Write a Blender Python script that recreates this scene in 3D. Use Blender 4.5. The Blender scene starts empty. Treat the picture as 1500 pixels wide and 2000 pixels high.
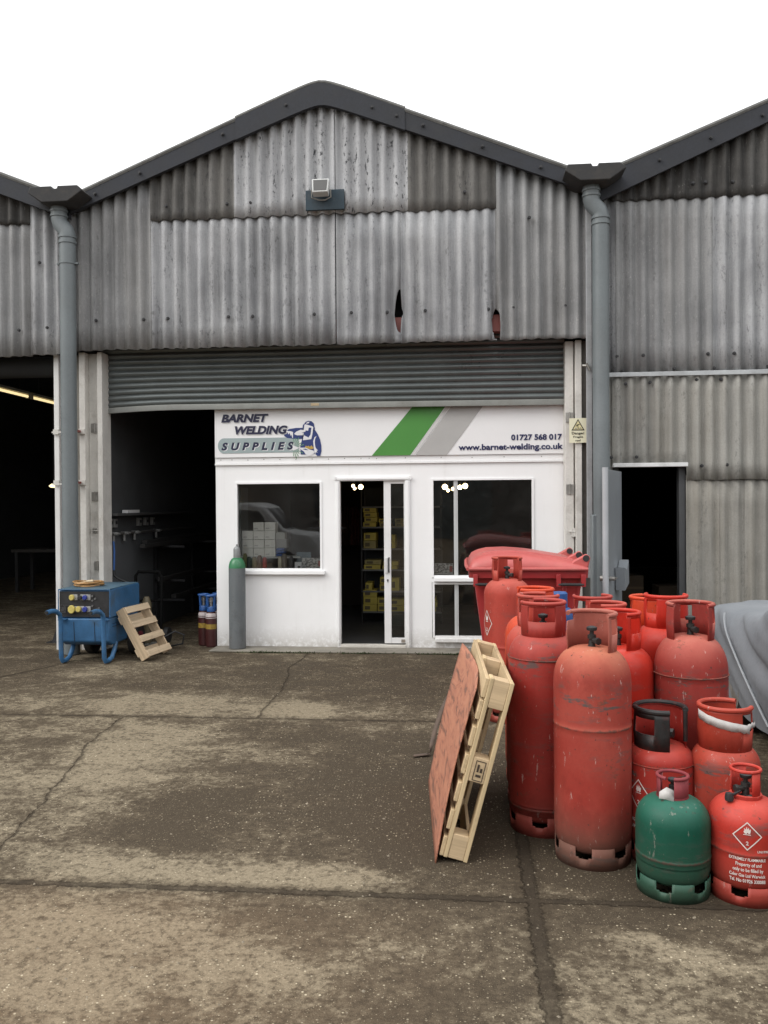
import bpy, math, random
from mathutils import Vector, Matrix, Euler
random.seed(7)
R=math.radians; PI=math.pi
S=bpy.context.scene; COL=S.collection

# ------------------------------------------------------------------ mesh helpers
class MB:
    def __init__(s): s.v=[]; s.f=[]
    def add(s,vs,fs):
        o=len(s.v); s.v+= [tuple(p) for p in vs]; s.f+=[tuple(i+o for i in f) for f in fs]; return s
    def box(s,x0,x1,y0,y1,z0,z1):
        return s.add([(x0,y0,z0),(x1,y0,z0),(x1,y1,z0),(x0,y1,z0),(x0,y0,z1),(x1,y0,z1),(x1,y1,z1),(x0,y1,z1)],
            [(0,3,2,1),(4,5,6,7),(0,1,5,4),(1,2,6,5),(2,3,7,6),(3,0,4,7)])
    def prism_y(s,poly,y0,y1):        # polygon in (x,z), counter-clockwise seen from -y
        n=len(poly)
        vs=[(x,y0,z) for x,z in poly]+[(x,y1,z) for x,z in poly]
        fs=[tuple(range(n)),tuple(range(2*n-1,n-1,-1))]+[(i,i+n,(i+1)%n+n,(i+1)%n) for i in range(n)]
        return s.add(vs,fs)
    def prism_x(s,poly,x0,x1):        # polygon in (y,z)
        n=len(poly)
        vs=[(x0,y,z) for y,z in poly]+[(x1,y,z) for y,z in poly]
        fs=[tuple(range(n-1,-1,-1)),tuple(range(n,2*n))]+[(i,(i+1)%n,(i+1)%n+n,i+n) for i in range(n)]
        return s.add(vs,fs)
    def tube(s,pts,r,n=10,closed=False,caps=True):
        pts=[Vector(p) for p in pts]; m=len(pts); vs=[]; ring=[]
        up=None
        for i,p in enumerate(pts):
            a=pts[(i-1)%m] if (closed or i>0) else p
            b=pts[(i+1)%m] if (closed or i<m-1) else p
            t=(b-a).normalized()
            if up is None:
                up=Vector((0,0,1)) if abs(t.z)<.9 else Vector((1,0,0))
            u=(up-t*up.dot(t))
            if u.length<1e-5: u=t.orthogonal()
            u.normalize(); w=t.cross(u); up=u
            rr=r[i] if isinstance(r,(list,tuple)) else r
            vs+=[p+(u*math.cos(2*PI*k/n)+w*math.sin(2*PI*k/n))*rr for k in range(n)]
        fs=[]
        for i in range(m if closed else m-1):
            j=(i+1)%m
            fs+=[(i*n+k,i*n+(k+1)%n,j*n+(k+1)%n,j*n+k) for k in range(n)]
        if not closed and caps: fs+=[tuple(range(n-1,-1,-1)),tuple((m-1)*n+k for k in range(n))]
        return s.add(vs,fs)
    def lathe(s,prof,n=48,c=(0,0,0),caps=True):   # profile (r,z) bottom to top
        vs=[];fs=[];m=len(prof)
        for r,z in prof: vs+=[(c[0]+r*math.cos(2*PI*k/n),c[1]+r*math.sin(2*PI*k/n),c[2]+z) for k in range(n)]
        for i in range(m-1): fs+=[(i*n+k,i*n+(k+1)%n,(i+1)*n+(k+1)%n,(i+1)*n+k) for k in range(n)]
        if caps: fs+=[tuple(range(n-1,-1,-1)),tuple((m-1)*n+k for k in range(n))]
        return s.add(vs,fs)
    def cyl_y(s,x,z,y0,y1,r,n=12):
        return s.tube([(x,y0,z),(x,y1,z)],r,n)
    def cyl_x(s,x0,x1,y,z,r,n=24):
        return s.tube([(x0,y,z),(x1,y,z)],r,n)
    def map(s,fn): s.v=[tuple(fn(*p)) for p in s.v]; return s
    def build(s,name,mat,parent=None,world=False,smooth=35,bevel=0,solid=0,label=None):
        vs=s.v
        if world and parent is not None:
            L=root_of(parent).location; vs=[(x-L.x,y-L.y,z-L.z) for x,y,z in vs]
        me=bpy.data.meshes.new(name); me.from_pydata(vs,[],s.f); me.update()
        me.materials.append(mat)
        if smooth:
            me.polygons.foreach_set('use_smooth',[True]*len(me.polygons))
            me.set_sharp_from_angle(angle=R(smooth))
        o=bpy.data.objects.new(name,me); COL.objects.link(o)
        if parent is not None: o.parent=parent
        if solid:
            m=o.modifiers.new('solid','SOLIDIFY'); m.thickness=solid; m.offset=0
        if bevel:
            m=o.modifiers.new('bevel','BEVEL'); m.width=bevel; m.segments=2; m.limit_method='ANGLE'; m.angle_limit=R(40)
        if label: o['label']=label
        return o
def root_of(o):
    while o.parent: o=o.parent
    return o
def tag(o,label=None,cat=None,group=None,kind=None):
    if label: o['label']=label
    if cat: o['category']=cat
    if group: o['group']=group
    if kind: o['kind']=kind
    return o
def empty(name,loc,label,cat,group=None,rot=(0,0,0)):
    o=bpy.data.objects.new(name,None); COL.objects.link(o); o.location=loc; o.rotation_euler=rot
    o.empty_display_size=.1
    return tag(o,label,cat,group)
def copy_tree(o,parent=None):
    c=o.copy(); COL.objects.link(c)
    if parent is not None: c.parent=parent
    for ch in [k for k in bpy.data.objects if k.parent==o]: copy_tree(ch,c)
    return c
def text_geo(body,shear=0,bold=0,space=1.0,line=1.0,align='LEFT'):
    cu=bpy.data.curves.new('lettering','FONT'); cu.body=body; cu.size=1; cu.shear=shear; cu.offset=bold
    cu.space_character=space; cu.space_line=line; cu.align_x=align; cu.resolution_u=4; cu.fill_mode='FRONT'
    ob=bpy.data.objects.new('lettering',cu); COL.objects.link(ob)
    dg=bpy.context.evaluated_depsgraph_get(); me=bpy.data.meshes.new_from_object(ob.evaluated_get(dg))
    vs=[tuple(v.co) for v in me.vertices]; fs=[tuple(p.vertices) for p in me.polygons]
    bpy.data.objects.remove(ob); bpy.data.curves.remove(cu); bpy.data.meshes.remove(me)
    return vs,fs
def text_box(body,x0,x1,z0,z1,y,**k):      # lettering stretched to fill a box on a wall plane facing -y
    vs,fs=text_geo(body,**k)
    ax=min(v[0] for v in vs);bx=max(v[0] for v in vs);az=min(v[1] for v in vs);bz=max(v[1] for v in vs)
    return [(x0+(v[0]-ax)/(bx-ax)*(x1-x0),y,z0+(v[1]-az)/(bz-az)*(z1-z0)) for v in vs],fs
def lerp(a,b,t): return a+(b-a)*t
def interp(pts,x):
    if x<=pts[0][0]: return pts[0][1]
    for (a,b),(c,d) in zip(pts,pts[1:]):
        if x<=c: return b+(d-b)*(x-a)/(c-a)
    return pts[-1][1]

# ------------------------------------------------------------------ material helpers
class N:
    def __init__(s,name):
        s.m=bpy.data.materials.new(name); s.m.use_nodes=True; s.t=s.m.node_tree; s.n=s.t.nodes; s.l=s.t.links
        s.b=s.n['Principled BSDF']
        s.out=s.n['Material Output']
    def _set(s,sock,v):
        if isinstance(v,bpy.types.NodeSocket): s.l.new(v,sock)
        elif v is not None:
            if isinstance(v,(tuple,list)) and len(v)==3 and sock.type=='RGBA': v=(*v,1)
            sock.default_value=v
    def coord(s,rand=True):
        c=s.n.new('ShaderNodeTexCoord').outputs['Object']
        if rand:
            oi=s.n.new('ShaderNodeObjectInfo').outputs['Random']
            v=s.n.new('ShaderNodeVectorMath'); v.operation='ADD'; s.l.new(c,v.inputs[0])
            m=s.math('MULTIPLY',oi,37.0); cb=s.n.new('ShaderNodeCombineXYZ')
            for i in range(3): s.l.new(m,cb.inputs[i])
            s.l.new(cb.outputs[0],v.inputs[1]); return v.outputs[0]
        return c
    def scale(s,vec,sc,off=(0,0,0)):
        m=s.n.new('ShaderNodeMapping'); s.l.new(vec,m.inputs['Vector']); m.inputs['Scale'].default_value=sc; m.inputs['Location'].default_value=off
        return m.outputs[0]
    def sep(s,vec):
        x=s.n.new('ShaderNodeSeparateXYZ'); s.l.new(vec,x.inputs[0]); return x.outputs
    def noise(s,vec,scale=5,detail=4,rough=.55,dist=0,color=False):
        x=s.n.new('ShaderNodeTexNoise'); s.l.new(vec,x.inputs['Vector']); x.inputs['Scale'].default_value=scale
        x.inputs['Detail'].default_value=detail; x.inputs['Roughness'].default_value=rough; x.inputs['Distortion'].default_value=dist
        return x.outputs['Color' if color else 'Fac']
    def vor(s,vec,scale,feature='F1',out='Distance',rand=1):
        x=s.n.new('ShaderNodeTexVoronoi'); x.feature=feature; s.l.new(vec,x.inputs['Vector']); x.inputs['Scale'].default_value=scale
        x.inputs['Randomness'].default_value=rand
        return x.outputs[out]
    def math(s,op,a,b=None,c=None,clamp=False):
        x=s.n.new('ShaderNodeMath'); x.operation=op; x.use_clamp=clamp
        for i,v in enumerate((a,b,c)): s._set(x.inputs[i],v)
        return x.outputs[0]
    def rng(s,v,a,b,c=0.,d=1.,smooth=False):
        x=s.n.new('ShaderNodeMapRange'); x.interpolation_type='SMOOTHSTEP' if smooth else 'LINEAR'
        s._set(x.inputs[0],v); s._set(x.inputs[1],a); s._set(x.inputs[2],b); s._set(x.inputs[3],c); s._set(x.inputs[4],d)
        return x.outputs[0]
    def mix(s,f,a,b,mode='MIX'):
        x=s.n.new('ShaderNodeMix'); x.data_type='RGBA'; x.blend_type=mode
        s._set(x.inputs[0],f); s._set(x.inputs[6],a); s._set(x.inputs[7],b); return x.outputs[2]
    def bump(s,h,strength=.3,dist=.01):
        x=s.n.new('ShaderNodeBump'); s.l.new(h,x.inputs['Height']); x.inputs['Strength'].default_value=strength; x.inputs['Distance'].default_value=dist
        s.l.new(x.outputs[0],s.b.inputs['Normal']); return x
    def fin(s,col=None,rough=.6,metal=0,spec=None):
        if col is not None: s._set(s.b.inputs['Base Color'],col)
        s._set(s.b.inputs['Roughness'],rough); s._set(s.b.inputs['Metallic'],metal)
        if spec is not None: s.b.inputs['Specular IOR Level'].default_value=spec
        return s.m
def k3(c,f): return tuple(min(1,x*f) for x in c)

def plain(name,c,rough=.6,var=.18,scale=6,metal=0,bump=.15,dirt=.0,dirtc=(.09,.075,.06),spec=None,fine=45):
    n=N(name); v=n.coord()
    a=n.noise(v,scale,5,.6); b=n.noise(v,fine,3,.6)
    f=n.rng(n.math('ADD',n.math('MULTIPLY',a,.75),n.math('MULTIPLY',b,.25)),.3,.7)
    col=n.mix(f,k3(c,1-var),k3(c,1+var))
    if dirt:
        d=n.rng(n.noise(v,scale*.8,7,.7),.52,.72,0,dirt); col=n.mix(d,col,dirtc)
    r=n.rng(a,.3,.7,max(.05,rough-.1),min(1,rough+.1))
    if bump: n.bump(b,bump,.004)
    return n.fin(col,r,metal,spec)
def emit(name,c,st):
    n=N(name); n._set(n.b.inputs['Base Color'],c); n._set(n.b.inputs['Emission Color'],c); n.b.inputs['Emission Strength'].default_value=st; return n.m

def asbestos(name,dark,light,speck=.5,warm=0.,patch=.5,grime=(.045,.046,.05)):
    n=N(name); v=n.coord(False)
    st=n.noise(n.scale(v,(16,16,.8)),1,5,.6); st2=n.noise(n.scale(v,(2.2,2.2,.3),(3.1,0,1.7)),1,4,.6)
    cl=n.noise(v,1.1,5,.6); fi=n.noise(v,55,4,.7)
    f=n.math('ADD',n.math('MULTIPLY',st,.22),n.math('ADD',n.math('MULTIPLY',st2,.40),n.math('MULTIPLY',cl,.38)))
    f=n.rng(f,.38,.62,smooth=True)
    col=n.mix(f,dark,light)
    col=n.mix(n.rng(fi,.35,.7,0,.30),col,k3(dark,.75))
    # pale lichen flecks
    sp=n.math('MULTIPLY',n.rng(n.noise(n.scale(v,(1,1,.45)),46,3,.65),.60,.68),n.rng(n.noise(v,3.3,3,.6,0),.42,.62))
    col=n.mix(n.math('MULTIPLY',sp,.42*patch),col,(.46,.46,.44))
    # dark mould crust
    mo=n.math('MULTIPLY',n.rng(n.noise(n.scale(v,(1,1,.5),(7,2,0)),26,5,.75),.54,.62),n.rng(n.noise(n.scale(v,(9,9,.8),(1,5,0)),1,3,.6),.46,.6))
    col=n.mix(n.math('MULTIPLY',mo,speck),col,grime)
    if warm: col=n.mix(n.rng(n.noise(n.scale(v,(4,4,.5),(4,4,4)),1,4,.6),.45,.7,0,warm),col,(.20,.175,.135))
    n.bump(n.math('ADD',fi,n.math('MULTIPLY',mo,.6)),.35,.004)
    return n.fin(col,.92,0,.2)

def cylpaint(name,base,fade,dust,dustamt=.5,scuff=.5,grime=.5,rough=.5,h=1.0,seams=()):
    n=N(name); v=n.coord(); o=n.coord(False)
    z=n.sep(o)[2]
    geo=n.n.new('ShaderNodeNewGeometry'); nz=n.sep(geo.outputs['Normal'])[2]
    cl=n.noise(v,2.6,5,.6); fi=n.noise(v,70,3,.65)
    col=n.mix(n.rng(cl,.35,.68,0,.75),base,fade)
    col=n.mix(n.rng(fi,.35,.75,0,.22),col,k3(base,.7))
    pt=n.rng(n.noise(n.scale(v,(3,3,2),(5,1,2)),1,6,.68),.52,.60); col=n.mix(n.math('MULTIPLY',pt,.40),col,k3(base,.62))
    vs=n.noise(n.scale(v,(9,9,.7)),1,5,.6)
    col=n.mix(n.rng(vs,.5,.75,0,.3),col,k3(base,.55))
    # settled dust on the shoulder
    d=n.math('MULTIPLY',n.rng(nz,.12,.85),n.rng(n.noise(v,5,5,.6),.25,.65,.35,1))
    col=n.mix(n.math('MULTIPLY',d,dustamt),col,dust)
    # rub marks where cylinders knock against each other
    band=n.math('MAXIMUM',n.rng(n.math('ABSOLUTE',n.math('SUBTRACT',z,h*.66)),.02,.11,1,0),n.math('MULTIPLY',n.rng(n.noise(v,1.3,2,.5),.5,.7),.55))
    sc=n.math('MULTIPLY',n.rng(n.noise(n.scale(v,(7,7,26)),1,7,.72),.53,.60),band)
    col=n.mix(n.math('MULTIPLY',sc,scuff),col,(.085,.075,.07))
    sc2=n.math('MULTIPLY',n.rng(n.noise(n.scale(v,(31,31,9),(3,3,3)),1,6,.75),.635,.66),.6)
    col=n.mix(n.math('MULTIPLY',sc2,scuff),col,(.52,.42,.38))
    ch=n.rng(n.noise(v,34,3,.6),.69,.71)
    col=n.mix(n.math('MULTIPLY',ch,.8),col,(.05,.035,.03))
    # splashed dirt by the foot
    g=n.math('MULTIPLY',n.rng(n.math('ADD',z,n.rng(n.noise(v,4,4,.6),0,1,-.12,.12)),.03,.32,1,0),grime)
    col=n.mix(g,col,(.085,.055,.04))
    for sz in seams:   # rust and rubbed dirt that collects on the weld seams
        ds=n.math('ADD',n.math('ABSOLUTE',n.math('SUBTRACT',z,sz)),n.rng(n.noise(v,30,4,.7),.3,.7,-.004,.010))
        col=n.mix(n.math('MULTIPLY',n.rng(ds,.004,.010,1,0),n.rng(n.noise(v,7,4,.6),.35,.55,.25,.85)),col,(.075,.045,.035))
    ru=n.math('MULTIPLY',n.rng(n.noise(n.scale(v,(11,11,16),(2,9,4)),1,6,.75),.62,.66),scuff); col=n.mix(n.math('MULTIPLY',ru,.7),col,(.11,.055,.035))
    dent=n.noise(v,3.2,2,.5)
    n.bump(n.math('ADD',n.math('MULTIPLY',dent,5.0),n.math('ADD',fi,sc)),.16,.003)
    return n.fin(col,n.rng(cl,.3,.7,rough-.08,rough+.15),0,.22)

def wood(name,c,dark,axis=2,stain=.3):
    n=N(name); v=n.coord()
    sc=[38,38,38]; sc[axis]=1.6
    g=n.noise(n.scale(v,tuple(sc)),1,5,.65,.6); sc2=[9,9,9]; sc2[axis]=.7
    b=n.noise(n.scale(v,tuple(sc2),(3,1,2)),1,3,.6)
    col=n.mix(n.rng(g,.35,.68),c,k3(c,.66)); col=n.mix(n.rng(b,.4,.7,0,.5),col,k3(c,1.18))
    col=n.mix(n.rng(n.noise(v,7,6,.7),.55,.72,0,stain),col,dark)
    kn=n.rng(n.vor(n.scale(v,tuple(4.5 if i!=axis else 2.2 for i in range(3))),1),.045,.10,1,0)
    col=n.mix(n.math('MULTIPLY',kn,.6),col,k3(dark,.8))
    n.bump(g,.25,.002)
    return n.fin(col,.75,0,.25)

def glass_mat(name,tint=.82):
    n=N(name); t=n.n.new('ShaderNodeBsdfTransparent'); t.inputs[0].default_value=(tint,tint*1.01,tint*1.0,1)
    g=n.n.new('ShaderNodeBsdfGlossy'); g.inputs['Roughness'].default_value=.02; g.inputs[0].default_value=(1,1,1,1)
    v=n.coord(); bp=n.n.new('ShaderNodeBump'); n.l.new(n.noise(v,1.2,2,.5),bp.inputs['Height']); bp.inputs['Strength'].default_value=.05; bp.inputs['Distance'].default_value=.05
    n.l.new(bp.outputs[0],g.inputs['Normal'])
    fr=n.n.new('ShaderNodeFresnel'); fr.inputs[0].default_value=1.5
    smear=n.n.new('ShaderNodeBsdfDiffuse'); smear.inputs[0].default_value=(.45,.45,.43,1)
    mx=n.n.new('ShaderNodeMixShader'); n.l.new(fr.outputs[0],mx.inputs[0]); n.l.new(t.outputs[0],mx.inputs[1]); n.l.new(g.outputs[0],mx.inputs[2])
    m2=n.n.new('ShaderNodeMixShader'); n.l.new(n.rng(n.noise(v,2.2,6,.65),.45,.75,.004,.03),m2.inputs[0]); n.l.new(mx.outputs[0],m2.inputs[1]); n.l.new(smear.outputs[0],m2.inputs[2])
    n.l.new(m2.outputs[0],n.out.inputs['Surface'])
    return n.m

# ------------------------------------------------------------------ the concrete yard material
def concrete():
    n=N('yard_concrete'); v=n.coord(False); X=n.sep(v)
    warp=n.noise(v,2.1,3,.6,color=True)
    wv=n.n.new('ShaderNodeVectorMath'); wv.operation='MULTIPLY_ADD'; n.l.new(warp,wv.inputs[0]); wv.inputs[1].default_value=(.42,.42,0); n.l.new(v,wv.inputs[2])
    wv2=n.n.new('ShaderNodeVectorMath'); wv2.operation='ADD'; n.l.new(wv.outputs[0],wv2.inputs[0]); wv2.inputs[1].default_value=(-.21,-.21,0)
    jit=n.noise(v,16,5,.7,color=True)
    wj=n.n.new('ShaderNodeVectorMath'); wj.operation='MULTIPLY_ADD'; n.l.new(jit,wj.inputs[0]); wj.inputs[1].default_value=(.05,.05,0); n.l.new(wv2.outputs[0],wj.inputs[2])
    W=n.sep(wj.outputs[0])
    ws=n.n.new('ShaderNodeVectorMath'); ws.operation='MULTIPLY_ADD'; n.l.new(jit,ws.inputs[0]); ws.inputs[1].default_value=(.045,.045,0); n.l.new(v,ws.inputs[2])
    Q=n.sep(ws.outputs[0])       # straight joints: only small jitter
    big=n.noise(v,.55,6,.62,.3); mid=n.noise(n.scale(v,(1.0,1.5,1)),2.2,7,.68,.4); hi=n.noise(v,9,6,.72); fine=n.noise(v,60,4,.75); clump=n.noise(v,27,4,.7); gr=n.noise(v,210,2,.6)
    # bias blobs: (x,y,rx,ry,amount)  + pale worn cement, - oil, dirt and damp, deepened under the gas cylinders as painted contact shade
    blobs=[(-2.35,-4.25,.40,.62,.42),(-1.55,-6.13,.55,.22,.42),(-.35,-6.16,.75,.14,.50),(-1.6,-6.85,.75,.32,.42),(-2.05,-3.0,1.3,.30,.32),
           (-3.2,-2.8,.8,.4,.22),(-1.35,-3.05,.30,.30,.48),(-3.5,-1.6,.9,.3,.12),(-2.1,-5.3,.25,.4,.30),(.55,-6.28,.18,.08,.5),(.75,-6.75,.25,.20,.25),(-.55,-6.8,.45,.22,.28),
           (-.9,-3.55,.5,.2,.25),(-1.0,-4.0,.7,.5,.10),(-3.0,-3.7,.45,.25,.20),(1.0,-6.62,.28,.12,.35),(.5,-7.15,.3,.16,.35),(-2.9,-5.2,.3,.8,.2),
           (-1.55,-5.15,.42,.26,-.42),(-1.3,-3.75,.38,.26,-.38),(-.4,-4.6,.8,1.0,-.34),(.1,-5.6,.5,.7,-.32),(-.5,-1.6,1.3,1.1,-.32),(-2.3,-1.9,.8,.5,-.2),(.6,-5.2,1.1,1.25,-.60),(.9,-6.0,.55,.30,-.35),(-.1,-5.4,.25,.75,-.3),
           (-.6,-6.62,.35,.18,-.35),(-1.75,-5.65,.4,.3,-.3),(.9,-7.0,.4,.2,-.12),(-5.2,-1.2,1.0,.8,-.3),(-1.2,-5.6,.5,.3,-.2),(.0,-7.1,.35,.3,-.18),(-3.6,-2.1,.6,.25,-.2)]
    m=n.math('ADD',n.math('MULTIPLY',n.math('SUBTRACT',big,.5),1.0),n.math('MULTIPLY',n.math('SUBTRACT',mid,.5),1.9))
    m=n.math('ADD',m,n.math('ADD',n.math('MULTIPLY',n.math('SUBTRACT',hi,.5),1.5),n.math('MULTIPLY',n.math('SUBTRACT',clump,.5),1.25)))
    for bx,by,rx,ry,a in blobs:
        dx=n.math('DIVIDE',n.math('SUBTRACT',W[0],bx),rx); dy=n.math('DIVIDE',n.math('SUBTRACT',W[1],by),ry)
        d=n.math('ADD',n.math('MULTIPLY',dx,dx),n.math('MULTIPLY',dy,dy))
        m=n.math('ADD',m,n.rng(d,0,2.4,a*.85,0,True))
    f=n.rng(m,-.36,.44)
    cr=n.n.new('ShaderNodeValToRGB'); n.l.new(f,cr.inputs[0]); e=cr.color_ramp.elements
    e[0].position=0; e[0].color=(*DARK,1); e[1].position=1; e[1].color=(*PALE,1)
    x=e.new(.42); x.color=(*MIDC,1); x=e.new(.62); x.color=(*LITE,1)
    col=cr.outputs[0]
    # warm tint towards the front left slab
    wm=n.math('MULTIPLY',n.rng(W[1],-6.2,-6.6),n.rng(W[0],.2,-1.2))
    col=n.mix(n.math('MULTIPLY',wm,.30),col,(.24,.162,.10))
    col=n.mix(n.rng(fine,.38,.72,0,.55),col,k3(DARK,.75))
    col=n.mix(n.rng(gr,.5,.75,0,.35),col,(.24,.20,.145)); col=n.mix(n.rng(clump,.36,.5,.5,0),col,k3(DARK,.8))
    # exposed pale aggregate
    vo=n.n.new('ShaderNodeTexVoronoi'); n.l.new(v,vo.inputs['Vector']); vo.inputs['Scale'].default_value=62
    vr=n.sep(vo.outputs['Color'])
    pick=n.math('MULTIPLY',n.rng(vr[0],.74,.76),n.rng(n.math('ADD',mid,n.math('MULTIPLY',hi,.5)),.62,.85,.15,1))
    peb=n.math('MULTIPLY',n.rng(vo.outputs['Distance'],.22,.34,1,0),pick)
    pc=n.mix(n.rng(vr[1],.1,.75),(.62,.54,.39),(.15,.115,.08))
    vo2=n.n.new('ShaderNodeTexVoronoi'); n.l.new(v,vo2.inputs['Vector']); vo2.inputs['Scale'].default_value=135; v2=n.sep(vo2.outputs['Color'])
    gp=n.math('MULTIPLY',n.rng(vo2.outputs['Distance'],.20,.36,1,0),n.rng(v2[0],.74,.76)); col=n.mix(n.math('MULTIPLY',gp,.6),col,n.mix(n.rng(v2[1],.3,.6),(.42,.36,.25),(.022,.018,.014)))
    col=n.mix(n.math('MULTIPLY',peb,.85),col,pc)
    dk=n.rng(clump,.63,.70); col=n.mix(n.math('MULTIPLY',dk,.55),col,k3(DARK,.6))
    # joints and cracks: (x0,y0,x1,y1,width,depth)
    def seg(P,x0,y0,x1,y1):
        L2=(x1-x0)**2+(y1-y0)**2
        ax=n.math('SUBTRACT',P[0],x0); ay=n.math('SUBTRACT',P[1],y0)
        t=n.math('DIVIDE',n.math('ADD',n.math('MULTIPLY',ax,x1-x0),n.math('MULTIPLY',ay,y1-y0)),L2,clamp=True)
        ex=n.math('SUBTRACT',ax,n.math('MULTIPLY',t,x1-x0)); ey=n.math('SUBTRACT',ay,n.math('MULTIPLY',t,y1-y0))
        return n.math('SQRT',n.math('ADD',n.math('MULTIPLY',ex,ex),n.math('MULTIPLY',ey,ey)))
    o=.022
    lines=[(Q,-9,-3.355+o,.9,-3.345+o,.006,.012),(Q,-9,-6.35+o,4,-6.31+o,.015,.027),(Q,.290+o,-12,.30+o,-5.0,.022,.038),(Q,-5.3,-3.35+o,-4.45,-1.28+o,.006,.02)]
    cracks=[(-1.80,-.45,-1.85,-1.3),(-1.85,-1.3,-1.70,-2.3),(-1.70,-2.3,-1.69,-3.3),(-2.83,-3.4,-2.72,-4.3),(-2.72,-4.3,-2.60,-4.75),(-2.60,-4.75,-2.5,-5.35),(-2.5,-5.35,-2.34,-6.0),
            (-.15,-3.32,.1,-3.0)]
    ck=n.n.new('ShaderNodeVectorMath'); ck.operation='MULTIPLY_ADD'; n.l.new(warp,ck.inputs[0]); ck.inputs[1].default_value=(.16,.16,0); n.l.new(ws.outputs[0],ck.inputs[2])
    ck2=n.n.new('ShaderNodeVectorMath'); ck2.operation='ADD'; n.l.new(ck.outputs[0],ck2.inputs[0]); ck2.inputs[1].default_value=(-.10,-.10,0); CK=n.sep(ck2.outputs[0])
    cm=None; stain=None
    for P,x0,y0,x1,y1,w0,w1 in lines:
        d=n.math('ADD',seg(P,x0,y0,x1,y1),n.math('MULTIPLY',n.math('SUBTRACT',clump,.5),w1*1.9)); a=n.rng(d,w0,w1,1,0); b=n.rng(n.math('ADD',d,n.math('MULTIPLY',n.math('SUBTRACT',hi,.5),.14)),w1,w1+.06,.8,0,True)
        cm=a if cm is None else n.math('MAXIMUM',cm,a); stain=b if stain is None else n.math('MAXIMUM',stain,b)
    for c in cracks:
        d=seg(CK,*c); d=n.math('ADD',d,n.math('MULTIPLY',n.math('SUBTRACT',clump,.5),.020)); a=n.rng(d,.002,.010,.8,0); b=n.rng(n.math('ADD',d,n.math('MULTIPLY',n.math('SUBTRACT',hi,.5),.12)),.0,.05,.6,0,True)
        cm=n.math('MAXIMUM',cm,a); stain=n.math('MAXIMUM',stain,b)
    col=n.mix(n.math('MULTIPLY',stain,n.rng(mid,.3,.65)),col,k3(DARK,.85))
    col=n.mix(n.math('MULTIPLY',cm,n.rng(hi,.3,.58,.95,.45)),col,(.034,.027,.020))
    h=n.math('ADD',n.math('MULTIPLY',fine,.5),n.math('ADD',n.math('MULTIPLY',hi,.6),n.math('MULTIPLY',peb,.35)))
    h=n.math('SUBTRACT',h,n.math('MULTIPLY',cm,1.6))
    n.bump(h,.8,.014)
    return n.fin(col,n.rng(mid,.3,.7,.72,.95),0,.07)
DARK=(.055,.043,.030); MIDC=(.092,.073,.050); LITE=(.152,.126,.088); PALE=(.255,.214,.150)
# ------------------------------------------------------------------ materials
WHITE=plain('white_painted_wall',(.74,.74,.735),.55,.035,2.2,bump=.1,dirt=.0)
def dirtywhite():
    n=N('white_render_panel'); v=n.coord(False); X=n.sep(v)
    a=n.noise(v,1.6,6,.6); b=n.noise(v,14,6,.7); f=n.noise(v,60,3,.6)
    col=n.mix(n.rng(a,.35,.7,0,.8),(.84,.845,.85),(.79,.79,.79))
    low=n.math('MULTIPLY',n.rng(n.math('ADD',X[2],n.rng(b,.2,.8,-.18,.18)),.02,.30,1,0,True),n.rng(b,.38,.62,.12,1))
    col=n.mix(n.math('MULTIPLY',low,.7),col,(.30,.27,.22))
    st=n.math('MULTIPLY',n.rng(n.noise(n.scale(v,(12,12,.8)),1,5,.65),.56,.72),n.rng(a,.4,.65))
    col=n.mix(n.math('MULTIPLY',st,.20),col,(.40,.38,.34))
    ch=n.math('MULTIPLY',n.rng(n.noise(v,24,5,.75),.66,.69),n.rng(X[2],.02,.55,1,.0))
    col=n.mix(ch,col,(.16,.14,.12)); n.bump(n.math('ADD',f,b),.12,.004)
    return n.fin(col,.6,0,.3)
PANEL=dirtywhite()
OLDWHITE=plain('weathered_white_steel',(.60,.585,.55),.6,.16,3.0,dirt=.55,dirtc=(.22,.19,.155),bump=.2)
DOORWHITE=plain('white_aluminium',(.72,.72,.72),.4,.05,3,dirt=.12,dirtc=(.3,.27,.23))
SIGNWHITE=plain('white_sign_board',(.77,.77,.775),.5,.03,1.5,bump=.03)
CONC=plain('grey_concrete_column',(.20,.19,.17),.9,.25,4,dirt=.4)
GALV=plain('galvanised_steel',(.42,.44,.45),.5,.2,5,metal=.35,dirt=.35,dirtc=(.15,.14,.13))
PIPEG=plain('grey_plastic_pipe',(.135,.155,.163),.45,.2,1.6,bump=.05,dirt=.3,dirtc=(.15,.16,.16))
SHUT=plain('grey_steel_shutter',(.115,.130,.130),.36,.16,2.5,metal=.4,dirt=.35,dirtc=(.09,.085,.08))
BARGE=plain('slate_fibre_cement',(.025,.0275,.034),.8,.5,3,dirt=.45,dirtc=(.035,.035,.038))
BARGETOP=plain('mossy_slate_edge',(.12,.12,.115),.85,.4,9,dirt=.5,dirtc=(.05,.05,.045))
HOPPER=plain('dark_cement_gutter',(.032,.032,.033),.85,.3,6,dirt=.4)
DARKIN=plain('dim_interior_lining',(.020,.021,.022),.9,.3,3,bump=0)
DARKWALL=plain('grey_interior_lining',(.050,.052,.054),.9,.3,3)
DARKROOF=plain('grey_roof_sheet',(.20,.20,.20),.9,.2,3)
REDSTEEL=plain('red_oxide_steel',(.20,.055,.045),.6,.2,6)
BLACK=plain('black_rubber',(.018,.018,.019),.6,.3,10)
BLACKMETAL=plain('black_metal',(.022,.022,.024),.45,.3,10)
STEEL=plain('scuffed_steel',(.30,.29,.27),.45,.25,12,metal=.6)
NAVY=plain('navy_sign_vinyl',(.012,.013,.045),.5,.05,4,bump=0)
BLUEINK=plain('blue_sign_vinyl',(.018,.035,.15),.5,.05,4,bump=0)
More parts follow.
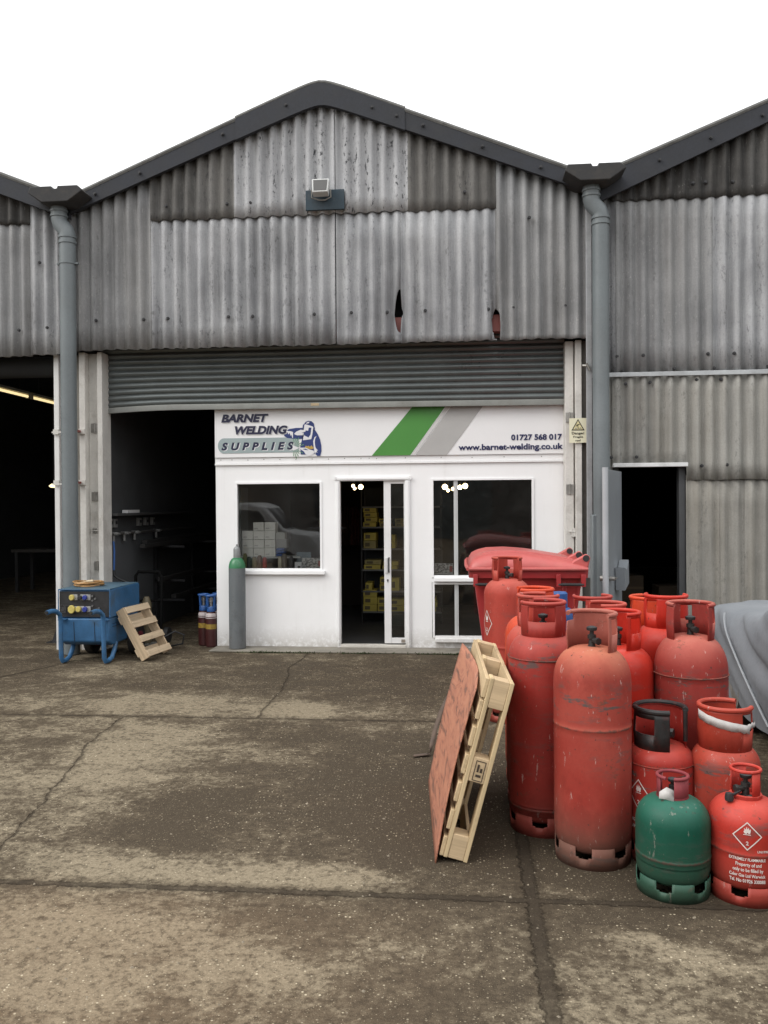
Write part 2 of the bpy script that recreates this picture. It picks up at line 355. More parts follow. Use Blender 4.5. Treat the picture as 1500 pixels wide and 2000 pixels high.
LOGOWHITE=plain('white_sign_vinyl',(.68,.68,.70),.5,.03,4,bump=0)
PILL=plain('grey_teal_sign_vinyl',(.30,.365,.37),.5,.06,2,bump=0)
GREENV=plain('green_sign_vinyl',(.060,.235,.040),.5,.06,3,bump=0)
GREYV=plain('grey_sign_vinyl',(.40,.395,.385),.5,.05,3,bump=0)
GOLD=plain('gold_sign_vinyl',(.45,.30,.06),.5,.1,9,bump=0)
GLASS=glass_mat('window_glass',.94)
A_LIGHT=asbestos('pale_fibre_cement',(.25,.254,.264),(.47,.478,.49),1.0,0,.5)
A_MID=asbestos('grey_fibre_cement',(.21,.215,.225),(.45,.458,.47),.5,.1,.8)
A_DULL=asbestos('dull_fibre_cement',(.18,.183,.187),(.335,.338,.34),.3,.15,.9)
A_DARK=asbestos('dark_fibre_cement',(.075,.074,.072),(.19,.187,.18),.7,.1,.5)
A_BLACK=asbestos('blackened_fibre_cement',(.026,.026,.027),(.11,.108,.104),.7,.1,.8)
A_WARM=asbestos('stained_fibre_cement',(.21,.208,.195),(.37,.365,.34),.35,.3,.5)
A_WARM2=asbestos('brownish_fibre_cement',(.175,.17,.155),(.325,.317,.29),.35,.45,.35)

# ------------------------------------------------------------------ world, sun, camera
CLOUD=1.85
world=bpy.data.worlds.new('World'); S.world=world; world.use_nodes=True
wn=world.node_tree.nodes; wl=world.node_tree.links; bg=wn['Background']
sky=wn.new('ShaderNodeTexSky'); sky.sky_type='NISHITA'; sky.sun_disc=False
SUN_EL=R(42); SUN_AZ=R(240)        # azimuth of the veiled sun, measured clockwise from +y
sky.sun_elevation=SUN_EL; sky.sun_rotation=SUN_AZ; sky.air_density=1.0; sky.dust_density=6.0; sky.ozone_density=1.0
tc=wn.new('ShaderNodeTexCoord'); sx=wn.new('ShaderNodeSeparateXYZ'); wl.new(tc.outputs['Generated'],sx.inputs[0])
mr=wn.new('ShaderNodeMapRange'); wl.new(sx.outputs[2],mr.inputs[0]); mr.inputs[1].default_value=0; mr.inputs[2].default_value=1; mr.inputs[3].default_value=CLOUD/3/.13; mr.inputs[4].default_value=CLOUD/.13   # closed cloud deck, three times brighter overhead than at the horizon
cc=wn.new('ShaderNodeCombineXYZ')
for i in range(3): wl.new(mr.outputs[0],cc.inputs[i])
mx=wn.new('ShaderNodeMix'); mx.data_type='RGBA'; mx.inputs[0].default_value=.93
wl.new(sky.outputs[0],mx.inputs[6]); wl.new(cc.outputs[0],mx.inputs[7]); wl.new(mx.outputs[2],bg.inputs[0]); bg.inputs[1].default_value=.13
sl=bpy.data.lights.new('sun','SUN'); sl.energy=1.1; sl.angle=R(34); sl.color=(1,.98,.95)
so=bpy.data.objects.new('sun',sl); COL.objects.link(so)
d=Vector((math.sin(SUN_AZ)*math.cos(SUN_EL),math.cos(SUN_AZ)*math.cos(SUN_EL),math.sin(SUN_EL)))
so.rotation_euler=d.to_track_quat('Z','Y').to_euler(); so.location=(0,-20,20)
cam=bpy.data.cameras.new('camera'); co=bpy.data.objects.new('camera',cam); COL.objects.link(co); S.camera=co
cam.sensor_fit='VERTICAL'; cam.sensor_height=36; cam.lens=1618/2000*36; cam.clip_end=500; cam.clip_start=.05
CP=Vector((0,-10,1.75))
psi,pit,rol=R(5.4),R(-.53),R(.4)
fw=Vector((-math.sin(psi)*math.cos(pit),math.cos(psi)*math.cos(pit),math.sin(pit)))
r0=Vector((math.cos(psi),math.sin(psi),0)); u0=r0.cross(fw)
rr=r0*math.cos(rol)-u0*math.sin(rol); uu=r0*math.sin(rol)+u0*math.cos(rol)
co.matrix_world=Matrix(((rr.x,uu.x,-fw.x,CP.x),(rr.y,uu.y,-fw.y,CP.y),(rr.z,uu.z,-fw.z,CP.z),(0,0,0,1)))
S.view_settings.view_transform='Standard'; S.view_settings.look='None'; S.view_settings.exposure=0.52; S.view_settings.gamma=1
S.render.engine='CYCLES'
try:
    S.cycles.use_denoising=True; S.cycles.max_bounces=5; S.cycles.transparent_max_bounces=12; S.cycles.caustics_reflective=False; S.cycles.caustics_refractive=False
except Exception: pass

# ------------------------------------------------------------------ ground
g=MB()
g.add([(-70,-70,0),(70,-70,0),(70,60,0),(-70,60,0)],[(0,1,2,3)])
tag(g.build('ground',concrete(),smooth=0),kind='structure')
apron=MB(); apron.box(-3.03,1.30,-.36,.0,.002,.016)
tag(apron.build('concrete_kerb_strip',plain('kerb_concrete',(.19,.175,.145),.9,.3,5,dirt=.6,dirtc=(.07,.06,.05)),smooth=0,bevel=.006),kind='structure')

# ------------------------------------------------------------------ corrugated sheets
PITCH=.146; AMP=.031
def corr(name,x0,x1,zb,zt,y,mat,parent,hole=None,amp=AMP,ph=0.,seed=0,pitch=PITCH,tilt=0.,rough_bottom=.004):
    rnd=random.Random(seed*31+5)
    step=pitch/14; n=max(2,int(round((x1-x0)/step))); xs=[x0+(x1-x0)*i/n for i in range(n+1)]
    m=MB(); nr=6; cols=[]
    wob=[rnd.uniform(-.003,.003) for _ in range(200)]
    for i,x in enumerate(xs):
        b=zb(x) if callable(zb) else zb; t=zt(x) if callable(zt) else zt
        b+=rough_bottom*math.sin(x*9+seed)+ (rnd.uniform(-1,1)*.0025)
        yy=y-amp*math.cos(2*PI*(x-ph)/pitch)*(1+.10*math.sin(x*3.7+seed))+wob[int((x-x0)/pitch)%200]
        h=hole(x) if hole else None
        zs=[]
        lo,hi=(h if h else (None,None))
        cols.append((x,yy,b,t,lo,hi))
    def strip(za,zb_,rows):
        for i in range(len(cols)-1):
            a=za(i);c=zb_(i);a2=za(i+1);c2=zb_(i+1)
            if c-a<1e-4 and c2-a2<1e-4: continue
            vs=[];fs=[]
            for r in range(rows+1):
                t=r/rows
                for (q,A,C) in ((i,a,c),(i+1,a2,c2)):
                    z=lerp(A,C,t); vs.append((cols[q][0],cols[q][1]+tilt*(z-cols[q][2])+.003*math.sin(z*2.3+cols[q][0]*1.7),z))
            for r in range(rows): fs.append((2*r,2*r+1,2*r+3,2*r+2))
            m.add(vs,fs)
    if hole is None:
        strip(lambda i:cols[i][2],lambda i:cols[i][3],nr)
    else:
        # columns that touch the hole are split in two
        hz=[c for c in cols if c[4] is not None]; mid=sum((c[4]+c[5])/2 for c in hz)/len(hz)
        def lo(i): return cols[i][4] if cols[i][4] is not None else mid
        def hi(i): return cols[i][5] if cols[i][5] is not None else mid
        strip(lambda i:cols[i][2],lambda i:max(cols[i][2],lo(i)),3); strip(hi,lambda i:cols[i][3],3)
    # weld doubled verts so shading is smooth
    key={};vv=[];mp=[]
    for p in m.v:
        k=(round(p[0],5),round(p[2],5))
        if k not in key: key[k]=len(vv); vv.append(p)
        mp.append(key[k])
    m.v=vv; m.f=[tuple(mp[i] for i in f) for f in m.f]; m.f=[f for f in m.f if len(set(f))==4 or len(set(f))==3]
    m.f=[tuple(dict.fromkeys(f)) for f in m.f]
    o=m.build(name,mat,parent,world=True,smooth=60)
    s=o.modifiers.new('solid','SOLIDIFY'); s.thickness=.007; s.offset=0
    return o
def strip_x(xs,zt,zb,y0,y1):
    m=MB(); n=len(xs)
    vs=[]
    for x in xs: vs+=[(x,y0,zb(x)),(x,y0,zt(x)),(x,y1,zt(x)),(x,y1,zb(x))]
    fs=[(0,1,2,3),tuple(4*(n-1)+k for k in (3,2,1,0))]
    for i in range(n-1):
        a=4*i;b=a+4
        fs+=[(a,b,b+1,a+1),(a+1,b+1,b+2,a+2),(a+2,b+2,b+3,a+3),(a+3,b+3,b,a)]
    return m.add(vs,fs)
def rollx(m,xs,zt,y,r): return m.tube([(x,y,zt(x)) for x in xs],r,8)
def span(a,b,n): return [a+(b-a)*i/n for i in range(n+1)]
_bolt=None
def bolt(parent,x,z,y=-.437,r=.016):
    global _bolt
    if _bolt is None:
        m=MB(); m.tube([(0,.012,0),(0,-.004,0)],.019,10); m.tube([(0,-.004,0),(0,-.016,0)],.012,6)
        _bolt=m.build('bolt',BLACKMETAL,parent); o=_bolt
    else:
        o=_bolt.copy(); COL.objects.link(o); o.parent=parent
    L=parent.location; o.location=(x-L.x,y-L.y,z-L.z); return o
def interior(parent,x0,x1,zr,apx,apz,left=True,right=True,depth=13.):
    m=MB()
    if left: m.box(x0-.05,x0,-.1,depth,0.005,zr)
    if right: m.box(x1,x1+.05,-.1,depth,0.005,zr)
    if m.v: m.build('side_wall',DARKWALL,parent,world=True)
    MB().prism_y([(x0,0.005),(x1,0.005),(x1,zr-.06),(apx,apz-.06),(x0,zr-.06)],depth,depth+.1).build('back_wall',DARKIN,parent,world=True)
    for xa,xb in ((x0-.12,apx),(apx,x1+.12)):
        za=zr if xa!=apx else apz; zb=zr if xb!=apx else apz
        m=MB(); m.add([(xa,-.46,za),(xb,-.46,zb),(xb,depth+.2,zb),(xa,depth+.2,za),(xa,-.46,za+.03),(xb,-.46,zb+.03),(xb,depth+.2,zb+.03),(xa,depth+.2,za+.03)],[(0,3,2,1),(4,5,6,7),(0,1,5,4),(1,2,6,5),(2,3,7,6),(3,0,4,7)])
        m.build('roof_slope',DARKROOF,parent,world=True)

# ---- middle unit
mid=empty('warehouse_unit',(-1.6,0,0),'grey corrugated warehouse gable with roller shutter above the white shop front','warehouse')
AX=-1.59
sa=lambda d: math.sqrt(d*d+.012)
ztop=lambda x: 6.625-.405*sa(x+1.6)+.012
zbot=lambda x: 6.402-.387*sa(x+1.59)
gt=lambda x: zbot(x)+.07
def hole1(x):
    if not(-.772<=x<=-.668): return None
    if x<=-.692:
        t=(-.692-x)/.080; return (3.95-.215*max(0,1-t**3.2),3.95+.29*max(0,1-t**2.6))
    t=(x+.692)/.024; return (3.90+.06*t,4.05-.07*t)
def hole2(x):
    if not(.352<=x<=.450): return None
    if x<.400:
        t=(.400-x)/.048; return (3.64 if x>.372 else 3.72,4.0-.14*t**1.5) 
    t=(x-.400)/.05; return (3.60 if x<.44 else 3.76,4.0-.10*t**2-.03)
lap=5.135
bot=lambda x: 3.622
corr('corrugated_sheet',-4.70,-3.66,bot,gt,-.412,A_DULL,mid,seed=1)
corr('corrugated_sheet',-3.67,-2.64,bot,lap+.1,-.400,A_MID,mid,seed=2)
corr('corrugated_sheet',-2.65,-1.455,bot,lap+.1,-.397,A_MID,mid,seed=3)
corr('corrugated_sheet',-1.444,-.688,bot,lap+.1,-.400,A_MID,mid,hole=lambda x: hole1(x),seed=4)
corr('corrugated_sheet',-.692,.400,bot,lap+.1,-.408,A_MID,mid,hole=lambda x: hole1(x) or (hole2(x) if x>0 else None),seed=5)
corr('corrugated_sheet',.398,1.425,bot,gt,-.412,A_DULL,mid,hole=hole2,seed=6)
corr('corrugated_sheet',-3.66,-2.635,lap,gt,-.424,A_DARK,mid,seed=7)
corr('corrugated_sheet',-2.645,-1.447,lap,gt,-.428,A_LIGHT,mid,seed=8)
corr('corrugated_sheet',-1.440,-.600,lap,gt,-.430,A_LIGHT,mid,seed=9)
corr('corrugated_sheet',-.610,.402,lap-.01,gt,-.424,A_DARK,mid,seed=10)
strip_x(span(-4.72,-2.585,14),ztop,zbot,-.530,-.478).build('barge_board',BARGE,mid,world=True)
strip_x(span(-2.60,-.625,30),lambda x: ztop(x)+.012,lambda x: zbot(x)-.012,-.540,-.480).build('ridge_cap',BARGE,mid,world=True)
strip_x(span(-.64,1.46,14),ztop,zbot,-.530,-.478).build('barge_board',BARGE,mid,world=True)
m=MB(); rollx(m,span(-4.72,-2.59,10),lambda x:ztop(x)+.008,-.512,.030); rollx(m,span(-2.6,-.63,26),lambda x:ztop(x)+.022,-.512,.032); rollx(m,span(-.63,1.42,10),lambda x:ztop(x)+.008,-.512,.030)
m.build('roof_verge_roll',BARGETOP,mid,world=True)
for x in (-4.30,-3.75,-2.75,-2.0,-1.0,-.72,-.42,.25,.9): bolt(mid,x,ztop(x)-.10,-.545)
for x,z in ((-4.349,3.975),(-3.759,3.971),(-3.463,3.974),(-2.727,3.972),(-2.437,3.970),(-1.704,3.973),(-1.269,3.979),(-.849,3.973),(-.41,3.978),(.313,3.974),(.592,3.984),(1.174,3.99),(-3.474,5.30),(-2.734,5.30),(-2.456,5.30),(.05,5.32),(-.45,5.32),(.78,5.0)): bolt(mid,x,z)
MB().box(-4.5,1.35,-.34,-.20,3.74,3.93).build('purlin',REDSTEEL,mid,world=True)
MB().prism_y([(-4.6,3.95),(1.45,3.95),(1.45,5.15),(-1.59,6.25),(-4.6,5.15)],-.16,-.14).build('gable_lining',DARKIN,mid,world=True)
# roller shutter
m=MB(); pts=[]
def shut_bot(x): return 2.925-.035*max(0,min(1,(-3.55-x)/.9))**1.5 - .02*max(0,min(1,(x+3.5)/4.7))
z=2.99; prof=[]
lath=.0715
k=0
while z<4.0:
    for t in range(8):
        u=t/8; prof.append((-.10-.020*math.sin(PI*u)**.8 if u>.02 else -.100,z+u*lath))
    z+=lath
prof.append((-.10,z))
xs=span(-4.44,1.205,24); vs=[];fs=[]
for x in xs:
    for (y,zz) in prof: vs.append((x,y+.004*math.sin(x*2.1+zz*5),zz+(shut_bot(x)-2.925)*max(0,1-(zz-2.99)/.45)))
n=len(prof)
for i in range(len(xs)-1):
    for j in range(n-1): fs.append((i*n+j,(i+1)*n+j,(i+1)*n+j+1,i*n+j+1))
m.add(vs,fs); sh=m.build('roller_shutter',SHUT,mid,world=True,smooth=50)
m=MB(); vs=[]
for x in xs:
    zb_=shut_bot(x)
    vs+=[(x,-.125,zb_),(x,-.125,zb_+.05),(x,-.118,zb_+.068),(x,-.075,zb_+.068),(x,-.075,zb_)]
fs=[]
for i in range(len(xs)-1):
    for j in range(5): fs.append((i*5+j,(i+1)*5+j,(i+1)*5+(j+1)%5,i*5+(j+1)%5))
m.add(vs,fs+[(4,3,2,1,0),tuple(5*(len(xs)-1)+j for j in range(5))]); m.build('bottom_rail',plain('shutter_bottom_rail',(.20,.205,.19),.5,.2,4,metal=.2,dirt=.4),sh,world=True)
MB().box(-1.81,-1.71,-.128,-.1255,2.945,2.975).build('maker_plate',plain('worn_tan_plate',(.42,.33,.2),.6,.3,30),sh,world=True)
# posts
m=MB(); m.box(-4.63,-4.555,-.31,-.05,0,3.62); m.box(-4.555,-4.405,-.20,-.06,0,3.62); m.box(-4.405,-4.345,-.30,-.05,0,3.62)
m.build('door_post',OLDWHITE,mid,world=True,bevel=.004)
m=MB(); m.box(1.195,1.285,-.25,-.02,0,3.62); m.box(1.285,1.302,-.20,-.02,0,3.62); m.box(1.302,1.372,-.31,-.02,0,3.62)
m.build('door_post',OLDWHITE,mid,world=True,bevel=.004)
m=MB(); m.box(-4.885,-4.63,-.25,.0,0,3.6); m.build('concrete_column',CONC,mid,world=True)
m=MB(); m.box(1.372,1.50,-.24,.0,0,3.62); m.build('concrete_column',CONC,mid,world=True)
m=MB(); m.box(1.405,1.465,-.475,-.425,.90,5.08); m.build('corner_flashing',plain('grey_flashing',(.30,.31,.32),.7,.2,4,dirt=.3),mid,world=True,bevel=.004)
for x,z in ((-4.485,2.71),(-4.485,1.87),(-4.462,1.02),(1.240,2.74),(1.242,1.91)):
    m=MB(); y=-.20 if x<0 else -.25
    m.box(x-.043,x-.005,y-.012,y,z-.055,z+.055); m.box(x+.005,x+.043,y-.012,y,z-.055,z+.055); m.cyl_y(x,z,y-.02,y,.001); m.tube([(x,y-.012,z-.06),(x,y-.012,z+.06)],.009,8)
    m.build('hinge_plate',STEEL,mid,world=True)
m=MB(); m.box(1.255,1.30,-.275,-.25,1.36,1.46); m.tube([(1.23,-.27,1.42),(1.30,-.27,1.42)],.01,8); m.build('latch',OLDWHITE,mid,world=True)
m=MB(); m.box(-4.52,-4.47,-.215,-.2,1.42,1.48); m.tube([(-4.50,-.235,1.45),(-4.40,-.235,1.45)],.008,8); m.build('slide_bolt',STEEL,mid,world=True)
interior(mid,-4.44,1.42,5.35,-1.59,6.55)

# ---- left unit
lef=empty('warehouse_unit',(-7.85,0,0),'dark open warehouse bay at the left with lit strip lights inside','warehouse')
lz=lambda x: 5.505-.387*(x+5.5)
lzt=lambda x: 5.735-.405*(x+5.5)
def lg(x): return (lz(x) if x>-7.85 else lz(-15.7-x))+.07
def lgt(x): return lzt(x) if x>-7.85 else lzt(-15.7-x)
lzb=lambda x: lg(x)-.07
corr('corrugated_sheet',-5.19,-4.70,lambda x:3.585,lg,-.412,A_MID,lef,seed=11)
corr('corrugated_sheet',-6.40,-5.18,lambda x:3.570,5.27,-.400,A_DULL,lef,seed=12)
corr('corrugated_sheet',-11.2,-6.39,lambda x:3.560,5.27,-.402,A_MID,lef,seed=13)
corr('corrugated_sheet',-6.30,-5.185,5.165,lg,-.424,A_BLACK,lef,seed=14)
corr('corrugated_sheet',-11.2,-6.29,5.165,lg,-.426,A_DARK,lef,seed=15)
strip_x(span(-7.85,-4.62,12),lgt,lzb,-.530,-.478).build('barge_board',BARGE,lef,world=True)
strip_x(span(-11.2,-7.85,12),lgt,lzb,-.530,-.478).build('barge_board',BARGE,lef,world=True)
m=MB(); rollx(m,span(-11.2,-7.85,6),lambda x:lgt(x)+.008,-.512,.03); rollx(m,span(-7.85,-4.95,6),lambda x:lgt(x)+.008,-.512,.03); m.build('roof_verge_roll',BARGETOP,lef,world=True)
for x,z in ((-5.048,4.691),(-5.316,3.884),(-4.96,3.905),(-5.9,3.88),(-5.55,5.35)): bolt(lef,x,z)
m=MB(); m.box(-4.955,-4.892,-.30,-.1,0,3.6); m.build('door_post',plain('white_steel_post',(.68,.68,.67),.5,.06,3,dirt=.15),lef,world=True,bevel=.004)
m=MB(); m.tube([(-11,-.02,3.50),(-4.96,-.02,3.50)],.13,20); m.build('rolled_shutter',DARKIN,lef,world=True)
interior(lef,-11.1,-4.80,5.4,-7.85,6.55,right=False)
# ---- right unit
rig=empty('warehouse_unit',(4.65,0,0),'stained corrugated warehouse at the right with an open dark doorway','warehouse')
rz=lambda x: 5.205+.44*(x-1.75)
rzt=lambda x: 5.515+.398*(x-1.8)
def rfold(f): return lambda x: f(x) if x<4.65 else f(9.3-x)
rg=rfold(lambda x: rz(x)+.06); rgt=rfold(rzt); rzb=rfold(rz)
corr('corrugated_sheet',1.465,1.745,3.19,5.22,-.400,A_MID,rig,seed=21)
corr('corrugated_sheet',1.735,2.82,3.19,5.25,-.405,A_DULL,rig,seed=22)
corr('corrugated_sheet',2.80,3.83,3.19,5.25,-.412,A_MID,rig,seed=23)
corr('corrugated_sheet',3.82,7.75,3.19,5.25,-.405,A_DULL,rig,seed=24)
corr('corrugated_sheet',1.70,3.02,5.15,rg,-.424,A_BLACK,rig,seed=25)
corr('corrugated_sheet',3.00,4.1,5.16,rg,-.430,A_BLACK,rig,seed=26)
corr('corrugated_sheet',4.08,7.75,5.16,rg,-.424,A_DARK,rig,seed=27)
corr('corrugated_sheet',1.50,1.700,0.0,3.185,-.400,A_WARM,rig,seed=28)
corr('corrugated_sheet',1.690,2.82,lambda x:2.165 if x<2.51 else 2.00,3.185,-.405,A_WARM,rig,seed=29,rough_bottom=0)
corr('corrugated_sheet',2.81,3.9,2.00,3.185,-.412,A_WARM,rig,seed=30)
corr('corrugated_sheet',3.89,7.75,2.00,3.185,-.405,A_WARM,rig,seed=31)
corr('corrugated_sheet',2.512,2.88,0.0,2.06,-.382,A_WARM2,rig,seed=32,amp=.021)
corr('corrugated_sheet',2.87,3.16,0.0,2.06,-.376,A_WARM2,rig,seed=33,amp=.021)
corr('corrugated_sheet',3.15,7.75,0.0,2.06,-.380,A_WARM2,rig,seed=34,amp=.021)
MB().box(1.445,7.75,-.462,-.43,3.165,3.215).build('flashing_rail',GALV,rig,world=True,bevel=.004)
MB().box(1.695,2.515,-.468,-.36,2.150,2.195).build('door_lintel',plain('white_metal_strip',(.62,.63,.63),.5,.12,5,dirt=.3),rig,world=True,bevel=.004)
m=MB(); m.box(2.440,2.510,-.36,-.26,0,2.15); m.box(1.70,1.775,-.36,-.26,0,2.15); m.build('door_frame',plain('dark_door_frame',(.05,.052,.055),.6,.2,5),rig,world=True)
for x,z in ((1.748,3.401),(2.036,3.406),(2.741,3.406),(3.024,3.405),(1.815,3.237),(2.378,3.248),(2.808,3.244),(3.38,3.25),(1.958,2.263),(1.68,2.261),(2.671,2.156),(2.943,2.165),(2.72,5.316),(2.587,5.311),(3.013,5.309),(1.84,3.09),(2.11,3.10),(2.62,3.12),(2.88,3.12)): bolt(rig,x,z)
strip_x(span(1.50,4.65,12),rgt,rzb,-.530,-.478).build('barge_board',BARGE,rig,world=True)
strip_x(span(4.65,7.75,12),rgt,rzb,-.530,-.478).build('barge_board',BARGE,rig,world=True)
m=MB(); rollx(m,span(1.78,4.65,6),lambda x:rgt(x)+.008,-.512,.03); rollx(m,span(4.65,7.75,6),lambda x:rgt(x)+.008,-.512,.03); m.build('roof_verge_roll',BARGETOP,rig,world=True)
for x in (2.2,2.75,3.3): bolt(rig,x,rgt(x)-.13,-.545)
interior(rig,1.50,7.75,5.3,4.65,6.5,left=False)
# the open steel door leaf of the right unit, swung out towards the yard
DOORG=plain('grey_blue_steel_door',(.225,.245,.265),.5,.12,2,dirt=.2)
ha=math.atan2(-.78,-.30)
def leaf(u,t,z): # u along leaf from hinge, t across
    c,s_=math.cos(ha),math.sin(ha); return (1.775+u*c-t*s_,-.42+u*s_+t*c,z)
m=MB(); m.box(0,.80,-.02,.02,.05,2.10).map(leaf); dl=m.build('door',DOORG,rig,world=True,bevel=.003)
m=MB(); m.tube([(.80,.0,.05),(.80,.0,2.12)],.032,12).map(leaf); m.build('edge_tube',plain('pale_steel_tube',(.36,.38,.40),.45,.1,3),dl,world=True)
m=MB(); m.prism_y([(.18,.86),(.42,.80),(.44,1.05),(.30,1.02),(.20,1.12)],-.13,-.03).map(lambda x,y,z: leaf(x,-y,z)); m.build('lock_guard',DOORG,dl,world=True)
m=MB(); m.tube([(.70,.02,.95),(.70,.075,.95)],.022,12); m.tube([(.70,.075,.95),(.62,.075,.95)],.012,8); m.tube([(.70,-.02,.95),(.70,-.075,.95)],.03,12); m.map(leaf); m.build('handle',STEEL,dl,world=True)

# ------------------------------------------------------------------ rainwater goods
HOPP=[(-.330,-.07),(-.165,-.185),(.150,-.185),(.330,-.06),(.265,.0),(.03,.0),(.02,-.03),(-.035,-.03),(-.045,.0),(-.30,.0)]
def downpipe(x,ztop_,px,zoff,label,mirror=1,boot=0):
    t=empty('downpipe',(px,-.6,0),label,'downpipe','grey rainwater downpipes in the valleys between roofs')
    m=MB(); m.prism_y([(x+q[0],ztop_+q[1]) for q in HOPP],-.80,-.40); m.build('gutter_outlet',HOPPER,t,world=True,bevel=.01)
    r=.092; zt_=ztop_-.185
    xt=px-.10
    path=[(xt,-.60,zt_+.03),(xt,-.60,zt_-.14),(xt+.012,-.60,zt_-.185),(xt+.088,-.60,zt_-.275),(px,-.60,zt_-.32),(px,-.60,zt_-.42)]
    m=MB(); m.tube(path,r,20); 
    for z0 in (zt_-.03,zt_-.09): m.tube([(xt,-.6,z0),(xt,-.6,z0-.025)],r+.009,20)
    for z0 in (zt_-.335,zt_-.40): m.tube([(px,-.6,z0),(px,-.6,z0-.028)],r+.009,20)
    m.build('swan_neck',PIPEG,t,world=True)
    m=MB(); m.tube([(px,-.6,zt_-.41),(px-.004,-.6,3),(px+.004,-.6,0.01)],r,20); m.build('pipe',PIPEG,t,world=True)
    return t,r
t,r=downpipe(-4.662,5.456,-4.613,0,'grey downpipe left of the roller shutter, beside the dark open bay')
m=MB(); m.tube([(-4.613,-.6,4.62),(-4.613,-.6,4.60)],r+.007,20); m.box(-4.74,-4.70,-.62,-.58,4.60,4.62); m.box(-4.52,-4.48,-.62,-.58,4.60,4.62); m.build('pipe_clip',PIPEG,t,world=True)
for z in (2.66,2.04):
    m=MB(); m.box(-4.955,-4.885,-.33,-.31,z-.03,z+.03); m.box(-4.63,-4.555,-.335,-.312,z-.03,z+.03); m.box(-4.885,-4.63,-.50,-.49,z-.028,z-.012); m.build('pipe_bracket',OLDWHITE,t,world=True)
    m=MB(); m.box(-4.70,-4.60,-.5,-.335,z-.012,z+.012); m.build('bracket_arm',REDSTEEL,t,world=True)
t,r=downpipe(1.465,5.44,1.545,0,'grey downpipe right of the shop, above the red wheelie bin')
m=MB(); m.box(1.43,1.58,-.66,-.50,0,1.62); m.build('pipe_boot',PIPEG,t,world=True,bevel=.012)
m=MB(); m.tube([(1.36,-.47,3.30),(1.42,-.50,3.29)],.012,8); m.tube([(1.40,-.5,3.32),(1.44,-.5,3.24)],.014,8); m.build('pipe_bracket',STEEL,t,world=True)

# ------------------------------------------------------------------ floodlight
t=empty('floodlight',(-1.56,-.5,5.28),'square white floodlight on a teal board high on the gable','floodlight')
MB().box(-1.785,-1.335,-.500,-.465,5.160,5.390).build('mounting_board',plain('teal_painted_board',(.022,.042,.058),.7,.35,6,dirt=.45,dirtc=(.16,.16,.155)),t,world=True,bevel=.004)
m=MB(); m.box(-.1,.1,-.05,.05,-.085,.085)
def tiltl(x,y,z,a=R(-14)):
    return (-1.588+x*(1-.10*(z<0)),-.60+y*math.cos(a)-z*math.sin(a),5.375+y*math.sin(a)+z*math.cos(a))
m.map(tiltl); m.build('lamp_body',plain('white_lamp_housing',(.52,.53,.52),.4,.06,8),t,world=True,bevel=.008)
m=MB(); m.box(-.082,.082,-.054,-.0505,-.066,.066).map(tiltl); m.build('lamp_glass',plain('grey_lamp_glass',(.07,.07,.068),.35,.1,4,bump=0),t,world=True)
m=MB(); m.tube([(-1.70,-.58,5.36),(-1.70,-.56,5.28),(-1.62,-.53,5.26),(-1.55,-.53,5.26),(-1.48,-.56,5.28),(-1.48,-.58,5.36)],.008,8); m.tube([(-1.588,-.58,5.46),(-1.588,-.58,5.478)],.012,8)
m.build('bracket',STEEL,t,world=True)
# ------------------------------------------------------------------ shop front
shop=empty('shop_unit',(-.9,0,.0),'white rendered shop front with two windows under the long sign','shop front')
Z0=.012
m=MB()
m.box(-3.03,-2.775,0,.07,Z0,2.262); m.box(-2.775,-1.715,0,.07,Z0,.940); m.box(-2.775,-1.715,0,.07,2.030,2.262)
m.box(-1.715,-1.525,0,.07,Z0,2.262); m.box(-1.525,-.632,0,.07,2.075,2.262); m.box(-.632,-.372,0,.07,Z0,2.262)
m.box(-.372,.850,0,.07,Z0,.130); m.box(-.372,.850,0,.07,.808,.855); m.box(-.372,.850,0,.07,2.055,2.262); m.box(.850,1.235,0,.07,Z0,2.262)
m.build('wall',PANEL,shop,world=True,smooth=0)
m=MB(); m.box(-3.032,1.215,-.012,.0,2.264,2.335); m.box(-3.034,1.217,-.024,.0,2.244,2.262)
for x in (-1.083,): m.box(x-.002,x+.002,-.0135,-.012,2.264,2.335)
m.build('cover_strip',PANEL,shop,world=True,smooth=0,bevel=.003)
m=MB()
for x in (-2.96,-2.82,-2.62,-2.42,-2.22,-2.02,-1.82,-1.62,-1.42,-1.22,-1.12,-1.03,-.68,-.25,.12,.50,.94): m.cyl_y(x,2.312-.008*((x*7)%1),-.0165,-.012,.006,8)
o=m.build('fixing_screws',STEEL,shop,world=True); o['kind']='stuff'
def frame(x0,x1,z0,z1,w,y0,y1):
    m=MB(); m.box(x0,x0+w,y0,y1,z0,z1); m.box(x1-w,x1,y0,y1,z0,z1); m.box(x0+w,x1-w,y0+.002,y1,z1-w,z1); m.box(x0+w,x1-w,y0+.002,y1,z0,z0+w); return m
def window(x0,x1,z0,z1,mull=None,sill=True,w=.026):
    f=frame(x0,x1,z0,z1,w,-.012,.06).build('window',PANEL,shop,world=True,bevel=.002)
    MB().box(x0+w,x1-w,.030,.034,z0+w,z1-w).build('pane',GLASS,f,world=True,smooth=0)
    if sill: MB().box(x0+.03,x1+.035,-.050,.0,z0-.045,z0).build('sill',PANEL,f,world=True,bevel=.004)
    if mull:
        mm=MB(); mm.box(mull-.024,mull+.024,.008,.055,z0+w,z1-w); mm.box(mull-.006,mull+.006,.004,.008,z0+w,z1-w); mm.build('mullion',plain('grey_white_mullion',(.50,.51,.51),.4,.06,4),f,world=True)
    return f
window(-2.785,-1.705,.945,2.036)
window(-.372,.852,.862,2.058,mull=-.078)
window(-.365,.846,.132,.806,mull=-.075)
